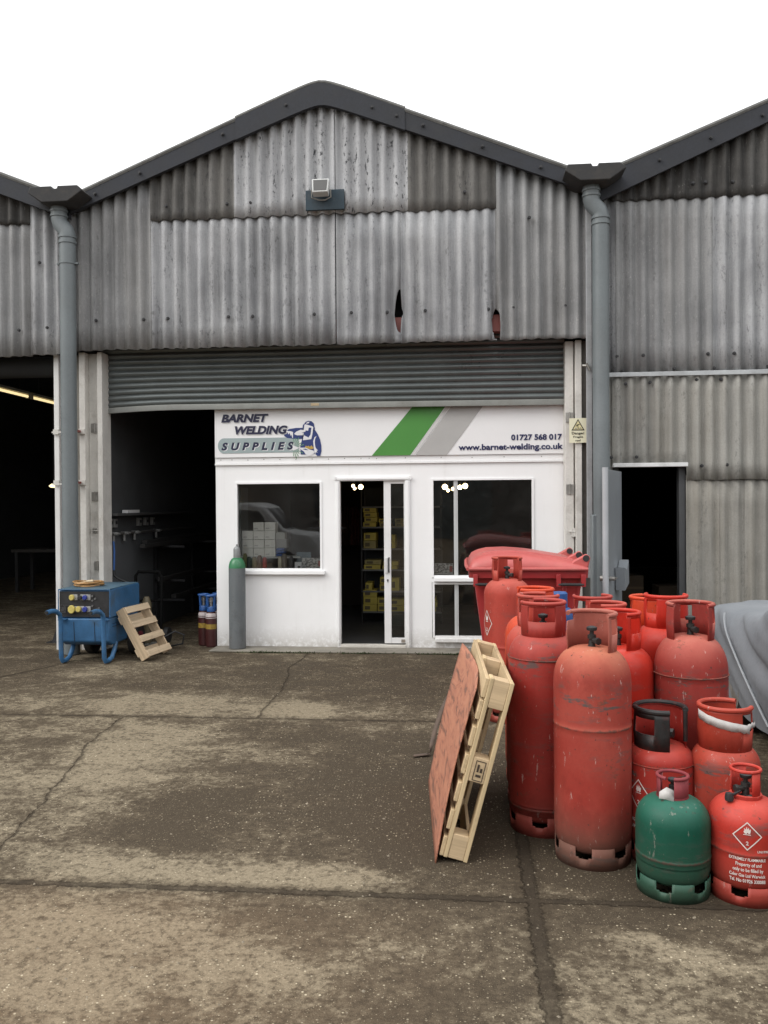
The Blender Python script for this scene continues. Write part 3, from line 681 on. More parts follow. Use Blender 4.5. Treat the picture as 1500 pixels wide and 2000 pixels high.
# door surround
m=MB()
for x0,x1 in ((-1.535,-1.482),(-.690,-.628)):
    m.box(x0,x1,-.022,.07,Z0,2.035); m.box(x0+.014,x1-.014,-.032,-.022,Z0,2.035)
m.box(-1.535,-.628,-.022,.07,2.037,2.090); m.box(-1.521,-.642,-.032,-.022,2.050,2.076)
for x in (-1.545,-.630): m.box(x-.0,x+.020,-.037,-.022,2.045,2.094)
m.build('door_surround',PANEL,shop,world=True,bevel=.003)
m=MB(); m.box(-1.482,-.690,-.03,.07,Z0,.045); m.build('threshold',plain('worn_white_threshold',(.55,.53,.48),.6,.15,6,dirt=.9,dirtc=(.16,.13,.10)),shop,world=True,bevel=.004)
m=MB(); m.box(-.948,-.864,.005,.05,.062,2.035); m.box(-.864,-.692,.008,.05,.062,.128); m.box(-.864,-.692,.008,.05,2.0,2.035); m.box(-.705,-.692,.007,.05,.128,2.0)
dr=m.build('door',DOORWHITE,shop,world=True,bevel=.002)
MB().box(-.864,-.705,.028,.032,.128,2.0).build('pane',GLASS,dr,world=True,smooth=0)
m=MB(); m.box(-.935,-.905,-.008,.005,.915,1.105); m.build('handle',plain('white_handle_plate',(.62,.62,.62),.35,.05,5),dr,world=True,bevel=.003)
m=MB(); m.tube([(-.889,.005,1.10),(-.889,-.03,1.09),(-.889,-.03,.94),(-.889,.005,.93)],.009,8); m.cyl_y(-.905,.83,-.001,.005,.011); m.box(-.909,-.901,-.002,.005,.805,.83); m.build('handle_grip',BLACKMETAL,dr,world=True)
m=MB(); m.box(-.745,-.70,-.001,.008,.075,.11); m.build('worn_corner',plain('bare_worn_metal',(.22,.19,.16),.7,.6,60),dr,world=True)
# shop room behind
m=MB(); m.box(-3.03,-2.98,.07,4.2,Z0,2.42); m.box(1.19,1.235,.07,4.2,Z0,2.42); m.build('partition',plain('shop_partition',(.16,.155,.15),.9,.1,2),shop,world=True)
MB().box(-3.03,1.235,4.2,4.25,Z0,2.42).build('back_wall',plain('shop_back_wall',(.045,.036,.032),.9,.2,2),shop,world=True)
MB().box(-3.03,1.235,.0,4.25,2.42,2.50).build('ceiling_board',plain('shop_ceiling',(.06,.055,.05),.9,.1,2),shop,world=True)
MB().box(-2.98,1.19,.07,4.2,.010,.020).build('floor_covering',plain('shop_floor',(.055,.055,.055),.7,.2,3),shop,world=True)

# ------------------------------------------------------------------ the long sign
sg=empty('shop_sign',(-.9,0,2.34),'long white shop sign with welder logo, green and grey slanted stripes and web address','sign')
SY=-.0345
MB().box(-3.03,1.215,-.030,.07,2.337,2.99).build('sign_board',SIGNWHITE,sg,world=True,bevel=.002)
def flat(name,mat,polys,y=SY,parent=None):
    m=MB()
    for p in polys:
        if sum(p[i][0]*p[(i+1)%len(p)][1]-p[(i+1)%len(p)][0]*p[i][1] for i in range(len(p)))<0: p=p[::-1]
        m.prism_y(p,y,y+.0022)
    return m.build(name,mat,parent or sg,world=True,smooth=0)
flat('green_stripe',GREENV,[[(-.175,2.945),(.0-.175-.395,2.945),(-1.085,2.339),(-.620,2.339)]])
flat('grey_stripe',GREYV,[[(.275,2.945),(-.105,2.945),(-.560,2.339),(-.180,2.339)]])
flat('grey_stripe',plain('pale_grey_sign_vinyl',(.56,.555,.545),.5,.03,3,bump=0),[[(-.115,2.945),(-.165,2.945),(-.612,2.339),(-.572,2.339)]])
def lettering(name,mat,body,x0,x1,z0,z1,y=SY-.002,parent=None,**k):
    vs,fs=text_box(body,x0,x1,z0,z1,y,**k); m=MB(); m.add(vs,[f for f in fs]); return m.build(name,mat,parent or sg,world=True,smooth=0)
pill=[(-1.98,2.395),(-1.98,2.575)]+[(-2.915+.075*math.cos(a),2.482+.093*math.sin(a)) for a in [R(90+i*15) for i in range(13)]]
flat('lettering_panel',PILL,[pill])
SHADOWGREY=plain('sign_lettering_edge',(.42,.42,.43),.5,.03,3,bump=0)
for nm,b,x0,x1,z0,z1,sp in (('lettering','BARNET',-2.945,-2.355,2.768,2.868,1.0),('lettering','WELDING',-2.775,-2.118,2.618,2.722,1.0),('lettering','SUPPLIES',-2.945,-2.042,2.424,2.522,1.75)):
    lettering('lettering_edge',SHADOWGREY if b!='SUPPLIES' else LOGOWHITE,b,x0+.010,x1+.010,z0-.008,z1-.006,y=SY-.0012,shear=.24,bold=.050,space=sp)
    lettering(nm,NAVY,b,x0,x1,z0,z1,y=SY-.0026,shear=.24,bold=.050,space=sp)
INK=plain('blue_black_sign_vinyl',(.010,.014,.075),.5,.05,4,bump=0)
lettering('phone_number',INK,'01727 568 017',.584,1.180,2.500,2.572,bold=.036)
lettering('web_address',INK,'www.barnet-welding.co.uk',-.040,1.192,2.368,2.462,bold=.030)
# welder emblem, drawn as flat vinyl shapes
def LG(X,Y):
    px=420+X*.15333; py=790+Y*.15333
    return (-2.949+(px-433)*.006376, 2.866-(py+.0175*(px-433)-810)*.00655)
def lpoly(*q): return [LG(*p) for p in q]
emb=flat('welder_emblem',BLUEINK,[lpoly((885,350),(905,325),(960,302),(1040,290),(1120,288),(1150,300),(1130,420),(1060,425),(1000,420),(930,412),(895,390)),
 lpoly((1125,295),(1280,310),(1320,370),(1345,430),(1360,500),(1362,570),(1345,625),(1310,630),(1280,600),(1200,612),(1100,610),(1095,520),(1120,420)),
 lpoly((1125,290),(1130,255),(1150,235),(1165,215),(1200,203),(1240,208),(1268,235),(1275,270),(1282,300),(1270,325),(1200,330))],SY-.001)
flat('emblem_highlight',LOGOWHITE,[lpoly((1150,250),(1165,245),(1250,270),(1262,280),(1250,360),(1235,425),(1130,440),(1135,400),(1145,380),(1200,405),(1225,370),(1232,330),(1140,315)),
 lpoly((1020,360),(1045,335),(1100,312),(1165,318),(1160,335),(1110,345),(1170,352),(1120,362),(1150,375),(1110,378),(1060,380),(1030,372)),
 lpoly((905,330),(925,325),(975,330),(1005,340),(1003,412),(995,412),(985,370),(975,385),(960,350),(945,370),(935,345)),
 lpoly((1300,385),(1285,420),(1278,460),(1285,520),(1300,545),(1318,560),(1300,565),(1310,590),(1290,580),(1285,605),(1272,585),(1265,520),(1258,450),(1275,405)),
 lpoly((1060,522),(1110,530),(1165,528),(1210,550),(1265,565),(1270,595),(1235,620),(1195,635),(1165,615),(1140,575),(1100,550)),
 lpoly((1000,500),(1080,530),(1060,545),(1005,565),(985,540)),
 lpoly((1180,222),(1215,213),(1205,232),(1170,240))],SY-.0022,emb)
flat('emblem_visor',BLUEINK,[lpoly((1205,285),(1238,287),(1230,335),(1195,330)),lpoly((1140,350),(1215,345),(1205,378),(1150,372)),lpoly((1120,545),(1160,540),(1200,560),(1160,556))],SY-.0032,emb)
flat('emblem_gloves',GOLD,[lpoly((1155,525),(1165,503),(1180,515),(1200,505),(1215,518),(1240,500),(1250,520),(1262,515),(1262,540),(1230,548),(1190,540))],SY-.0034,emb)
rays=[]
for i in range(13):
    a=R(88-i*14.6); r=105+(i%3)*18
    if abs(math.sin(a))<.25: continue
    c=(1005,528); rays.append(lpoly((c[0]+35*math.cos(a-.02),c[1]-35*math.sin(a-.02)),(c[0]+r*math.cos(a-.035),c[1]-r*math.sin(a-.035)),(c[0]+r*math.cos(a+.035),c[1]-r*math.sin(a+.035)),(c[0]+35*math.cos(a+.02),c[1]-35*math.sin(a+.02))))
flat('emblem_sparks',plain('spark_green_vinyl',(.10,.25,.11),.5,.1,4,bump=0),rays,SY-.0016,emb)

# ------------------------------------------------------------------ danger sign
ds=empty('danger_sign',(1.325,-.32,2.58),'small pale yellow danger fragile roof sign on the white post','sign')
MB().box(1.228,1.424,-.330,-.326,2.440,2.722).build('sign_plate',plain('cream_sign_plate',(.72,.70,.52),.4,.04,3,bump=.02),ds,world=True)
flat('warning_triangle',plain('sign_black',(.02,.02,.015),.5,.05,5,bump=0),[[(1.252,2.582),(1.400,2.582),(1.326,2.712)]],-.3325,ds)
flat('warning_field',plain('sign_yellow_field',(.66,.60,.33),.5,.04,5,bump=0),[[(1.270,2.592),(1.382,2.592),(1.326,2.692)]],-.3335,ds)
blk=plain('sign_print',(.03,.028,.018),.5,.05,5,bump=0)
flat('falling_figure',blk,[[(1.300,2.628),(1.318,2.630),(1.346,2.652),(1.340,2.658),(1.318,2.642),(1.300,2.638)],[(1.318,2.640),(1.326,2.632),(1.331,2.606),(1.338,2.602),(1.322,2.600),(1.322,2.622)],[(1.308,2.652),(1.328,2.654),(1.326,2.649),(1.310,2.648)]],-.3345,ds)
flat('broken_roof',plain('sign_grey_print',(.35,.33,.24),.5,.05,5,bump=0),[[(1.283,2.596),(1.318,2.596),(1.314,2.612),(1.298,2.614)],[(1.334,2.596),(1.370,2.596),(1.358,2.618),(1.342,2.610)]],-.334,ds)
for b,x0,x1,z0,z1 in (('Danger',1.255,1.397,2.527,2.566),('Fragile',1.272,1.383,2.490,2.520),('roof',1.296,1.356,2.456,2.480)):
    lettering('lettering',blk,b,x0,x1,z0,z1,y=-.3332,parent=ds,bold=.02)

# ------------------------------------------------------------------ things in the shop
YEL=plain('yellow_card_box',(.52,.43,.08),.6,.12,9)
DYEL=plain('dull_yellow_card_box',(.34,.29,.11),.6,.2,9)
WBOX=plain('white_card_box',(.70,.69,.66),.6,.05,9)
shf=empty('shelving_unit',(-.9,2.1,.02),'dark metal shelving unit of yellow boxes inside the shop doorway','shelving')
LV=[.195,.495,.805,1.110,1.425,1.72]
for z in LV: MB().box(-1.47,-.30,1.95,2.36,z-.022,z).build('shelf',plain('grey_metal_shelf',(.16,.165,.17),.5,.1,4),shf,world=True)
m=MB()
for x in (-1.47,-.32):
    for y in (1.95,2.34): m.box(x,x+.02,y,y+.02,.02,2.0)
m.build('upright',BLACKMETAL,shf,world=True)
MB().box(-1.47,-.30,2.361,2.37,.02,2.0).build('back_panel',plain('shelf_back_panel',(.03,.034,.036),.8,.1,3),shf,world=True)
LN=['lowest','second lowest','middle','fourth','top']
bx=0
def sbox(x,z,w,h,lv,mat=YEL,lab=None):
    global bx
    o=MB().box(x,x+w,1.97,2.28,z+.001,z+h).build('shelf_box',mat,None,bevel=.003); m_=MB()
    w_=MB().box(x+w*.12,x+w*.5,1.967,1.969,z+h*.25,z+h*.75).build('box_label',plain('box_print',(.12,.10,.05),.6,.3,20),o)
    tag(o,'yellow card box on the %s shelf behind the shop door'%LN[lv],'box','yellow boxes on the %s shop shelf'%LN[lv])
rnd=random.Random(3)
for lv,stk in enumerate([[(-1.44,.20,3,.105),(-1.235,.18,2,.10),(-1.05,.22,2,.09),(-.80,.2,2,.08),(-.58,.2,3,.07)],
                         [(-1.42,.10,1,.12),(-1.20,.14,2,.10),(-1.03,.12,1,.18),(-.80,.10,2,.10),(-.62,.14,3,.08)],
                         [(-1.42,.24,2,.07),(-1.15,.22,2,.06),(-.78,.14,4,.075),(-.60,.14,4,.07)],
                         [(-1.43,.18,2,.115),(-1.08,.10,2,.10),(-.76,.16,1,.10)],
                         [(-1.43,.19,4,.07),(-1.20,.17,2,.06),(-.98,.16,2,.06)]]):
    for x,w,n,h in stk:
        for k in range(n): sbox(x+rnd.uniform(-.012,.012),LV[lv]+k*h,w,h-.004,lv,YEL if lv<2 else (DYEL if rnd.random()<.5 else YEL))
# dark overalls hung at the back
for i,(x,c) in enumerate(((-2.02,(.10,.025,.02)),(-1.86,(.06,.03,.02)),(-1.72,(.11,.03,.025)),(-1.58,(.05,.035,.03)))):
    m=MB(); vs=[];fs=[]
    for a in range(13):
        for k in range(7):
            u=a/12-.5; zz=1.72-.62*k/6; vs.append((x+u*.15*(1+.12*k/6),3.2+.03*math.sin(u*19+k*.4+i),zz-.25*u*u*(k==0)))
    for a in range(12):
        for k in range(6): fs.append((a*7+k,a*7+k+1,(a+1)*7+k+1,(a+1)*7+k))
    m.add(vs,fs); o=m.build('hanging_overall',plain('overall_cloth',c,.95,.2,9),None,solid=.03)
    tag(o,['dark red overall hanging leftmost at the back of the shop','brown overall hanging second from left in the shop','dark red overall hanging third from left in the shop','dark brown overall hanging nearest the yellow box shelves'][i],'overall','overalls hung at the back of the shop')
MB().tube([(-2.2,3.2,1.76),(-1.45,3.2,1.76)],.014,8).build('hanging_rail',STEEL,shf)
# window display shelf with white boxes
ws=empty('display_shelf',(-2.3,.4,1.08),'grey shelf carrying white boxes inside the left shop window','shelf')
MB().box(-2.82,-2.02,.20,.50,1.085,1.105).build('shelf',plain('pale_grey_shelf',(.42,.43,.43),.5,.05,4),ws,world=True)
m=MB(); m.prism_x([(.21,1.085),(.48,1.085),(.48,.97)],-2.77,-2.755); m.prism_x([(.21,1.085),(.48,1.085),(.48,.97)],-2.10,-2.085); m.build('bracket',BLACKMETAL,ws,world=True)
MB().box(-2.93,-2.80,.30,.66,.5,1.98).build('pinboard',plain('grey_pinboard',(.22,.23,.23),.8,.05,3),ws,world=True)
ROWN=['bottom','second','third','top']; CN=['left','middle','right']
for r in range(4):
    for c in range(3):
        if r==3 and c==0: continue
        x=-2.762+c*.143; z=1.106+r*.108
        o=MB().box(x,x+.137,.215+.008*((r+c)%2),.38,z,z+.103).build('stock_box',WBOX,None,bevel=.002)
        MB().box(x+.012,x+.060,.2135+.008*((r+c)%2),.2145+.008*((r+c)%2),z+.02,z+.035).build('box_label',plain('faint_box_print',(.45,.44,.43),.6,.05,9),o)
        tag(o,'white card box, %s column of the %s row in the left window stack'%(CN[c],ROWN[r]),'box','white boxes in the left shop window')
o=MB().box(-2.33,-2.22,.225,.36,1.322,1.405).build('stock_box',plain('grey_card_box',(.40,.40,.39),.6,.05,9),None,bevel=.002); tag(o,'grey white box right of the white stack, above the blue packs','box','white boxes in the left shop window')
o=MB().box(-2.33,-2.20,.235,.36,1.214,1.321).build('stock_box',plain('dull_grey_card_box',(.30,.30,.30),.6,.05,9),None,bevel=.002); tag(o,'dull grey box just under the grey white box in window','box','white boxes in the left shop window')
m=MB()
for k in range(3): m.box(-2.33,-2.225,.215,.34,1.107+k*.035,1.138+k*.035)
tag(m.build('blue_packs',plain('blue_pack',(.03,.09,.30),.4,.1,9),None,bevel=.008),'stack of blue packs beside the white boxes in the window','packs')
# display on the sill
tag(MB().box(-2.75,-1.74,.075,.345,.925,.955).build('window_ledge',plain('dark_ledge',(.06,.06,.06),.6,.1,4),None),'dark inner ledge of the left shop window','ledge')
for x,r,h,c,nm,lab in ((-2.725,.028,.19,(.20,.17,.05),'canister','tall olive yellow canister at the left end of window ledge'),(-2.672,.028,.15,(.03,.03,.03),'canister','black canister next to the olive one on the window ledge'),
    (-2.602,.030,.145,(.30,.25,.14),'canister','tan canister left of the brown one on the window ledge'),(-2.537,.032,.165,(.17,.10,.065),'canister','brown canister beside the red can on window ledge'),(-2.472,.028,.14,(.42,.035,.03),'spray_can','red spray can on the left window ledge'),
    (-2.275,.028,.145,(.46,.42,.32),'canister','cream canister in the middle of the window ledge'),(-2.222,.034,.185,(.13,.11,.09),'canister','tallest dark brown canister on the window ledge'),(-2.135,.030,.15,(.025,.025,.03),'canister','black canister by the blue card on window ledge')):
    t=empty(nm,(x,.20,.955),lab,'canister','cans and canisters on the window ledge')
    mm=plain('canister_'+lab.split()[0],c,.5,.12,12)
    MB().lathe([(r*.98,.001),(r,.01),(r,h*.86),(r*.9,h*.9)],20).build('body',mm,t); MB().lathe([(r*.72,h*.9),(r*.72,h*.99),(r*.6,h)],20).build('lid',mm,t)
t=empty('price_card',(-2.04,.16,.955),'small white card standing on the window ledge','card'); MB().box(-.04,.045,-.004,.004,0,.085).build('card',LOGOWHITE,t); MB().box(-.005,.03,-.0055,-.0042,.012,.035).build('print',blk,t)
t=empty('blue_card_box',(-2.0,.27,.955),'grey blue packet behind the small white card in window','packet'); MB().box(-.08,.10,0,.04,0,.20).build('packet',plain('grey_blue_packet',(.10,.14,.17),.5,.3,14),t)
def plate(x0,x1,z0,lab):
    t=empty('printed_board',((x0+x1)/2,.14,z0),lab,'display panel','printed display panels in the windows')
    n=N('panel_print'); v=n.coord(False)
    a=n.rng(n.noise(n.scale(v,(1,1,1.6)),26,3,.6),.50,.53); b=n.noise(v,5,3,.5)
    n.fin(n.mix(n.math('MULTIPLY',a,.75),n.mix(b,(.36,.37,.37),(.52,.52,.52)),(.06,.06,.065)),.4)
    w=(x1-x0)/2
    MB().box(-w,w,-.006,.006,0,.135).build('panel',n.m,t); MB().box(-w,w,-.008,.006,-.001,.012).build('lower_edge',plain('panel_edge',(.5,.5,.5),.4,.05,5),t); MB().box(w-.045,w-.008,-.0085,-.0062,.03,.10).build('red_mark',plain('panel_red_mark',(.28,.06,.06),.5,.2,20),t)
plate(-1.985,-1.735,.957,'grey printed panel at the right end of the left window ledge')
plate(-.345,-.115,.890,'grey printed panel in the lower left of the right window')
t=empty('yellow_bin_box',(-1.86,1.2,1.50),'dull yellow box dimly seen high in the left shop window','box')
MB().box(-.09,.10,0,.2,-.06,.07).build('carton',DYEL,t,bevel=.004); MB().box(-.09,.10,-.003,.0,.035,.068).build('box_label',blk,t); MB().box(-.25,.25,-.02,.24,-.085,-.06).build('shelf_board',BLACKMETAL,t)
# lamps on a ceiling rail
trk=empty('lamp_track',(-.5,1.0,2.1),'dark ceiling rail carrying the lit spotlights in the shop','lamp rail'); MB().box(-1.6,.6,.985,1.015,2.10,2.125).build('rail',BLACKMETAL,trk,world=True); MB().box(-.51,-.49,.99,1.01,2.125,2.42).build('stem',BLACKMETAL,trk,world=True)
WARM=emit('lit_warm_lamp',(1,.74,.40),9)
SPL=[(-1.452,2.000,.022,'lit spotlight, upper left one in the doorway'),(-1.432,1.965,.020,'lit spotlight hanging lowest in the doorway'),(-1.350,1.985,.034,'largest lit spotlight in the doorway, right of the pair'),(-.228,1.975,.038,'lit spotlight leftmost in the right window, largest there'),(-.185,1.928,.022,'lit spotlight hanging lowest in the right window'),(-.120,1.948,.024,'lit spotlight just left of the window mullion'),(-.030,1.968,.032,'lit spotlight just right of the window mullion'),(.040,1.985,.036,'lit spotlight furthest right of the bright group in the window')]
for x,z,r,lab in SPL:
    t=empty('spotlight',(x,1.0,z),lab,'spotlight','lit spotlights inside the shop')
    MB().lathe([(.001,-r),(r*.6,-r*.8),(r,0),(r*.8,r*.6),(.001,r)],14,caps=False).build('bulb',WARM,t)
    MB().tube([(0,0.0,r),(0,0,2.10-z)],.006,6).build('stem',BLACKMETAL,t)
t=empty('display_fridge',(-1.18,2.9,.02),'tall dark cabinet with a small pale emblem deep in the shop','cabinet')
MB().box(-.18,.30,0,.4,0,1.98).build('cabinet',plain('dark_cabinet',(.02,.026,.028),.5,.1,4),t); MB().box(-.02,.04,-.003,-.001,1.80,1.86).build('emblem',plain('pale_emblem',(.25,.28,.28),.5,.05,5),t)
t=empty('floor_carton',(-1.0,1.80,.02),'dark carton with a pale label on the shop floor','carton'); MB().box(-.13,.20,-.05,.12,0,.17).build('carton',plain('dark_carton',(.03,.04,.038),.7,.1,5),t); MB().box(-.12,-.02,-.052,-.0505,.03,.08).build('carton_label',plain('pale_carton_label',(.28,.30,.29),.6,.1,20),t)

# ------------------------------------------------------------------ dark bay interiors: things one can make out
# left bay strip lights
for (y0,y1,lab) in ((.30,1.84,'nearer lit strip light in the dark left bay'),(1.98,3.46,'further lit strip light in the dark left bay')):
    t=empty('strip_light',(-6.46,(y0+y1)/2,3.42),lab,'strip light','strip lights in the dark left bay')
    MB().tube([(-6.46,y0,3.40),(-6.46,y1,3.40)],.020,10).build('tube',emit('lit_strip_tube',(1,.80,.42),.75),t,world=True)
    m=MB(); m.box(-6.49,-6.43,y0-.03,y1+.03,3.43,3.47); m.box(-6.48,-6.44,y0-.03,y0,3.37,3.43); m.box(-6.48,-6.44,y1,y1+.03,3.37,3.43); m.build('batten',plain('cream_batten',(.30,.27,.2),.5,.1,5),t,world=True)
    m=MB(); m.tube([(-6.46,y0+.2,3.47),(-6.46,y0+.2,5.9)],.006,6); m.tube([(-6.46,y1-.2,3.47),(-6.46,y1-.2,5.9)],.006,6); m.build('hanger',BLACKMETAL,t,world=True)
t=empty('wall_lamp',(-6.66,3.0,2.09),'small lit lamp low in the left bay by the white post','lamp'); MB().lathe([(.002,-.03),(.05,-.025),(.075,0),(.03,.035),(.002,.04)],14,caps=False).build('bulb',emit('lit_small_lamp',(1,.78,.42),1.6),t); MB().tube([(0,0,.04),(0,0,.5)],.006,6).build('stem',BLACKMETAL,t); MB().tube([(0,0,.5),(0,0,3.9)],.005,6).build('cable',BLACKMETAL,t)
# workbench and clutter in left bay
t=empty('workbench',(-8.0,6.5,0),'dark steel workbench with clutter in the left bay','workbench')
MB().box(-1.2,1.0,-.35,.35,.82,.88).build('bench_top',plain('dark_bench',(.05,.045,.04),.7,.2,5),t)
for sx in (-1.1,.9):
    for sy in (-.3,.3): MB().box(sx-.03,sx+.03,sy-.03,sy+.03,0,.82).build('leg',BLACKMETAL,t)
t=empty('steel_stand',(-5.13,.25,0),'black triangular steel stand beside the blue generator','stand'); m=MB(); m.prism_y([(-.16,0),(.02,0),(.02,.38),(-.02,.38)],-.02,.02); m.box(-.19,.05,-.1,.1,0,.012); m.build('stand',BLACKMETAL,t)
# passage: left wall fittings
XW=-4.438
t=empty('wall_panel',(XW,.5,1.1),'dull grey panel on the passage wall behind the generator','panel'); MB().box(XW,XW+.02,-.05,1.5,.30,1.40).build('panel',plain('grey_wall_panel',(.085,.09,.095),.7,.12,3),t,world=True)
t=empty('gas_manifold',(XW+.08,.8,1.47),'steel gas pipe with valves along the passage wall','gas pipe')
m=MB(); m.tube([(XW+.07,-.04,1.40),(XW+.07,3.2,1.40)],.016,10); m.tube([(XW+.07,-.04,1.40),(XW+.07,-.06,1.30)],.014,8); m.build('pipe',plain('tarnished_pipe',(.07,.068,.065),.6,.2,8),t,world=True)
for y in (.05,.38,.72,1.5):
    m=MB(); m.cyl_x(XW+.03,XW+.13,y,1.40,.022,10); m.tube([(XW+.13,y-.05,1.40),(XW+.13,y+.05,1.40)],.012,8); m.tube([(XW+.07,y,1.40),(XW+.07,y,1.30)],.018,8); m.build('valve',plain('pale_valve',(.17,.17,.165),.5,.2,9),t,world=True)
t=empty('blue_hose',(XW+.1,0,1.1),'blue gas hose hanging beside the white door post','hose'); MB().tube([(XW+.08,.02,1.31),(XW+.09,.02,1.2),(XW+.095,.0,1.05),(XW+.09,0,.95)],.013,8).build('hose',plain('blue_rubber',(.03,.10,.30),.5,.1,9),t,world=True); MB().tube([(XW+.09,0,.95),(XW+.10,0,.88),(XW+.16,.0,.84),(XW+.26,0,.80),(XW+.30,.0,.66),(XW+.36,.0,.48)],.018,8).build('torch_lead',BLACK,t,world=True); MB().lathe([(.02,0),(.035,.03),(.03,.09),(.015,.12)],10,c=(XW+.29,0,.64)).build('torch_head',plain('brass_torch',(.22,.17,.10),.4,.2,9),t,world=True)
for y,lab in ((.06,'pale double socket nearest the post on the passage wall'),(.20,'pale socket second from the post on the passage wall'),(1.0,'pale socket furthest left of the three deep in the passage'),(1.25,'middle pale socket of the three deep in the passage'),(1.5,'innermost pale socket of the three deep in the passage')):
    t=empty('wall_socket',(XW,y,1.53),lab,'socket','sockets on the passage wall'); MB().box(XW,XW+.04,y-.05,y+.05,1.48,1.59).build('box',plain('pale_socket',(.20,.20,.195),.5,.1,9),t,world=True,bevel=.004); MB().box(XW+.041,XW+.05,y-.02,y+.02,1.52,1.56).build('switch',BLACK,t,world=True)
t=empty('wall_shelf',(XW+.1,1.0,1.62),'narrow dark shelf with a white strip on the passage wall','shelf'); MB().box(XW,XW+.15,-.02,3.0,1.63,1.66).build('shelf',plain('dark_shelf',(.05,.05,.05),.7,.1,5),t,world=True); MB().box(XW+.06,XW+.13,.35,.75,1.661,1.70).build('strip_lamp',plain('white_plastic',(.6,.6,.6),.4,.05,5),t,world=True)
t=empty('bar_rack',(XW+.3,2.0,1.2),'dark steel bars stored along the passage wall','steel bars')
for k,(z,y0) in enumerate(((1.24,.9),(1.19,.7),(.70,1.2),(.42,1.6))): MB().box(XW+.1+.05*k,XW+.17+.05*k,y0,y0+3,z,z+.05).build('bar',plain('dark_steel_bar',(.022,.021,.02),.8,.2,6),t,world=True)
m=MB()
for y in (1.6,3.2): m.box(XW,XW+.45,y,y+.03,1.15,1.18); m.box(XW,XW+.45,y,y+.03,.66,.69); m.box(XW,XW+.45,y,y+.03,.38,.41); m.box(XW+.005,XW+.04,y,y+.03,0,1.3)
m.build('rack_arm',BLACKMETAL,t,world=True)
SOOT=plain('sooty_black_tube',(.007,.007,.007),.9,.2,8,spec=.05)
t=empty('hand_truck',(-3.98,.15,0),'black tubular hand truck standing behind the blue generator','hand truck')
MB().tube([(-.17,.0,.05),(-.17,.06,.86),(-.14,.07,.91),(.14,.07,.91),(.17,.06,.86),(.17,0,.05)],.02,10).build('frame',SOOT,t)
for z in (.30,.55): MB().tube([(-.17,.02,z),(.17,.02,z)],.014,8).build('crossbar',SOOT,t)
MB().box(-.19,.19,-.18,0,.012,.03).build('toe_plate',STEEL,t)
for s_ in (-1,1): MB().cyl_x(.19*s_,.25*s_,.10,.105,.10,20).build('wheel',BLACK,t)
MB().lathe([(.05,0),(.06,.02),(.06,.5),(.03,.58)],16,c=(.02,-.07,.03)).build('strapped_cylinder',plain('dull_brass_cylinder',(.12,.10,.06),.5,.2,6),t)
t=empty('steel_cabinet',(-6.15,4.6,0),'dim grey green steel cabinet standing deep in the left bay','cabinet'); MB().box(-.35,.35,0,.5,.0,1.25).build('carcass',plain('grey_green_steel',(.055,.062,.05),.6,.2,4),t,bevel=.006)
for s_ in (-1,1): d_=MB().box(*((-.34,-.005) if s_<0 else (.005,.34)),-.012,-.001,.06,1.22).build('door',plain('grey_green_door',(.06,.068,.055),.6,.2,4),t,bevel=.004); MB().box(.03*s_-.008,.03*s_+.008,-.03,-.012,.62,.74).build('handle',STEEL,d_)
for i,(x,z,w_,h_) in enumerate(((1.95,0,.5,.42),(2.0,.425,.42,.34),(2.62,0,.36,.62))):
    t=empty('stored_carton',(x+w_/2,1.6,z+.003),['lowest wide dim carton inside the right doorway','upper dim carton stacked inside the right doorway','tall dim carton at the right inside the doorway'][i],'carton','cartons inside the right doorway')
    MB().box(-w_/2,w_/2,-.2,.2,0,h_).build('carton',plain('dim_brown_card',(.10,.075,.05),.8,.2,5),t,bevel=.006); MB().box(-w_*.5,w_*.5,-.2025,-.2005,h_*.46,h_*.56).build('tape',plain('brown_tape',(.16,.11,.06),.4,.1,5),t)
t=empty('floor_cable',(-3.3,.2,.02),'black cable looping on the floor behind the small pallet','cable'); MB().tube([(-3.62,-.35,.15),(-3.5,-.2,.22),(-3.40,-.15,.17),(-3.42,-.15,.06),(-3.6,-.1,.02),(-3.9,0,.02)],.011,8).build('cable',BLACK,t,world=True)
# ------------------------------------------------------------------ gas cylinders
ORANGE=(.46,.055,.035)
def mk(name,base,fade,dust,**k): return cylpaint(name,base,fade,dust,**k)
def shade(name,R_,z0,z1,a0,a1,wins,mat,parent,rim=.011,rimmat=None,steps=None,rimfull=None,rimname='collar_rim'):
    """rolled sheet collar: arc a0..a1 degrees (0=+x, 270 = towards the camera) with windows cut out"""
    da=3.0; n=max(2,int((a1-a0)/da)); an=[a0+(a1-a0)*i/n for i in range(n+1)]
    zc=sorted(set([z0,z1]+[z for w in wins for z in (w[2],w[3])]+([s[2] for s in steps] if steps else [])))
    m=MB(); vs=[];fs=[]
    flare=.006
    for a in an:
        for z in zc:
            r=R_+flare*math.sin(PI*(z-z0)/(z1-z0))
            vs.append((r*math.cos(R(a)),r*math.sin(R(a)),z))
    k=len(zc)
    for i in range(n):
        am=(an[i]+an[i+1])/2
        for j in range(k-1):
            zm=(zc[j]+zc[j+1])/2
            if any(w[0]<=am<=w[1] and w[2]<zm<w[3] for w in wins): continue
            if steps and any(s[0]<=am<=s[1] and zm>s[2] for s in steps): continue
            fs.append((i*k+j,(i+1)*k+j,(i+1)*k+j+1,i*k+j+1))
    m.add(vs,fs); o=m.build('collar',mat,parent,smooth=50,solid=.005)
    b0,b1=rimfull or (a0,a1)
    q=max(6,int(abs(b1-b0)/7)); m=MB(); m.tube([(R_*math.cos(R(b0+(b1-b0)*i/q)),R_*math.sin(R(b0+(b1-b0)*i/q)),z1) for i in range(q+1)],rim,10)
    m.build(rimname,rimmat or mat,o)
    m=MB()
    return o
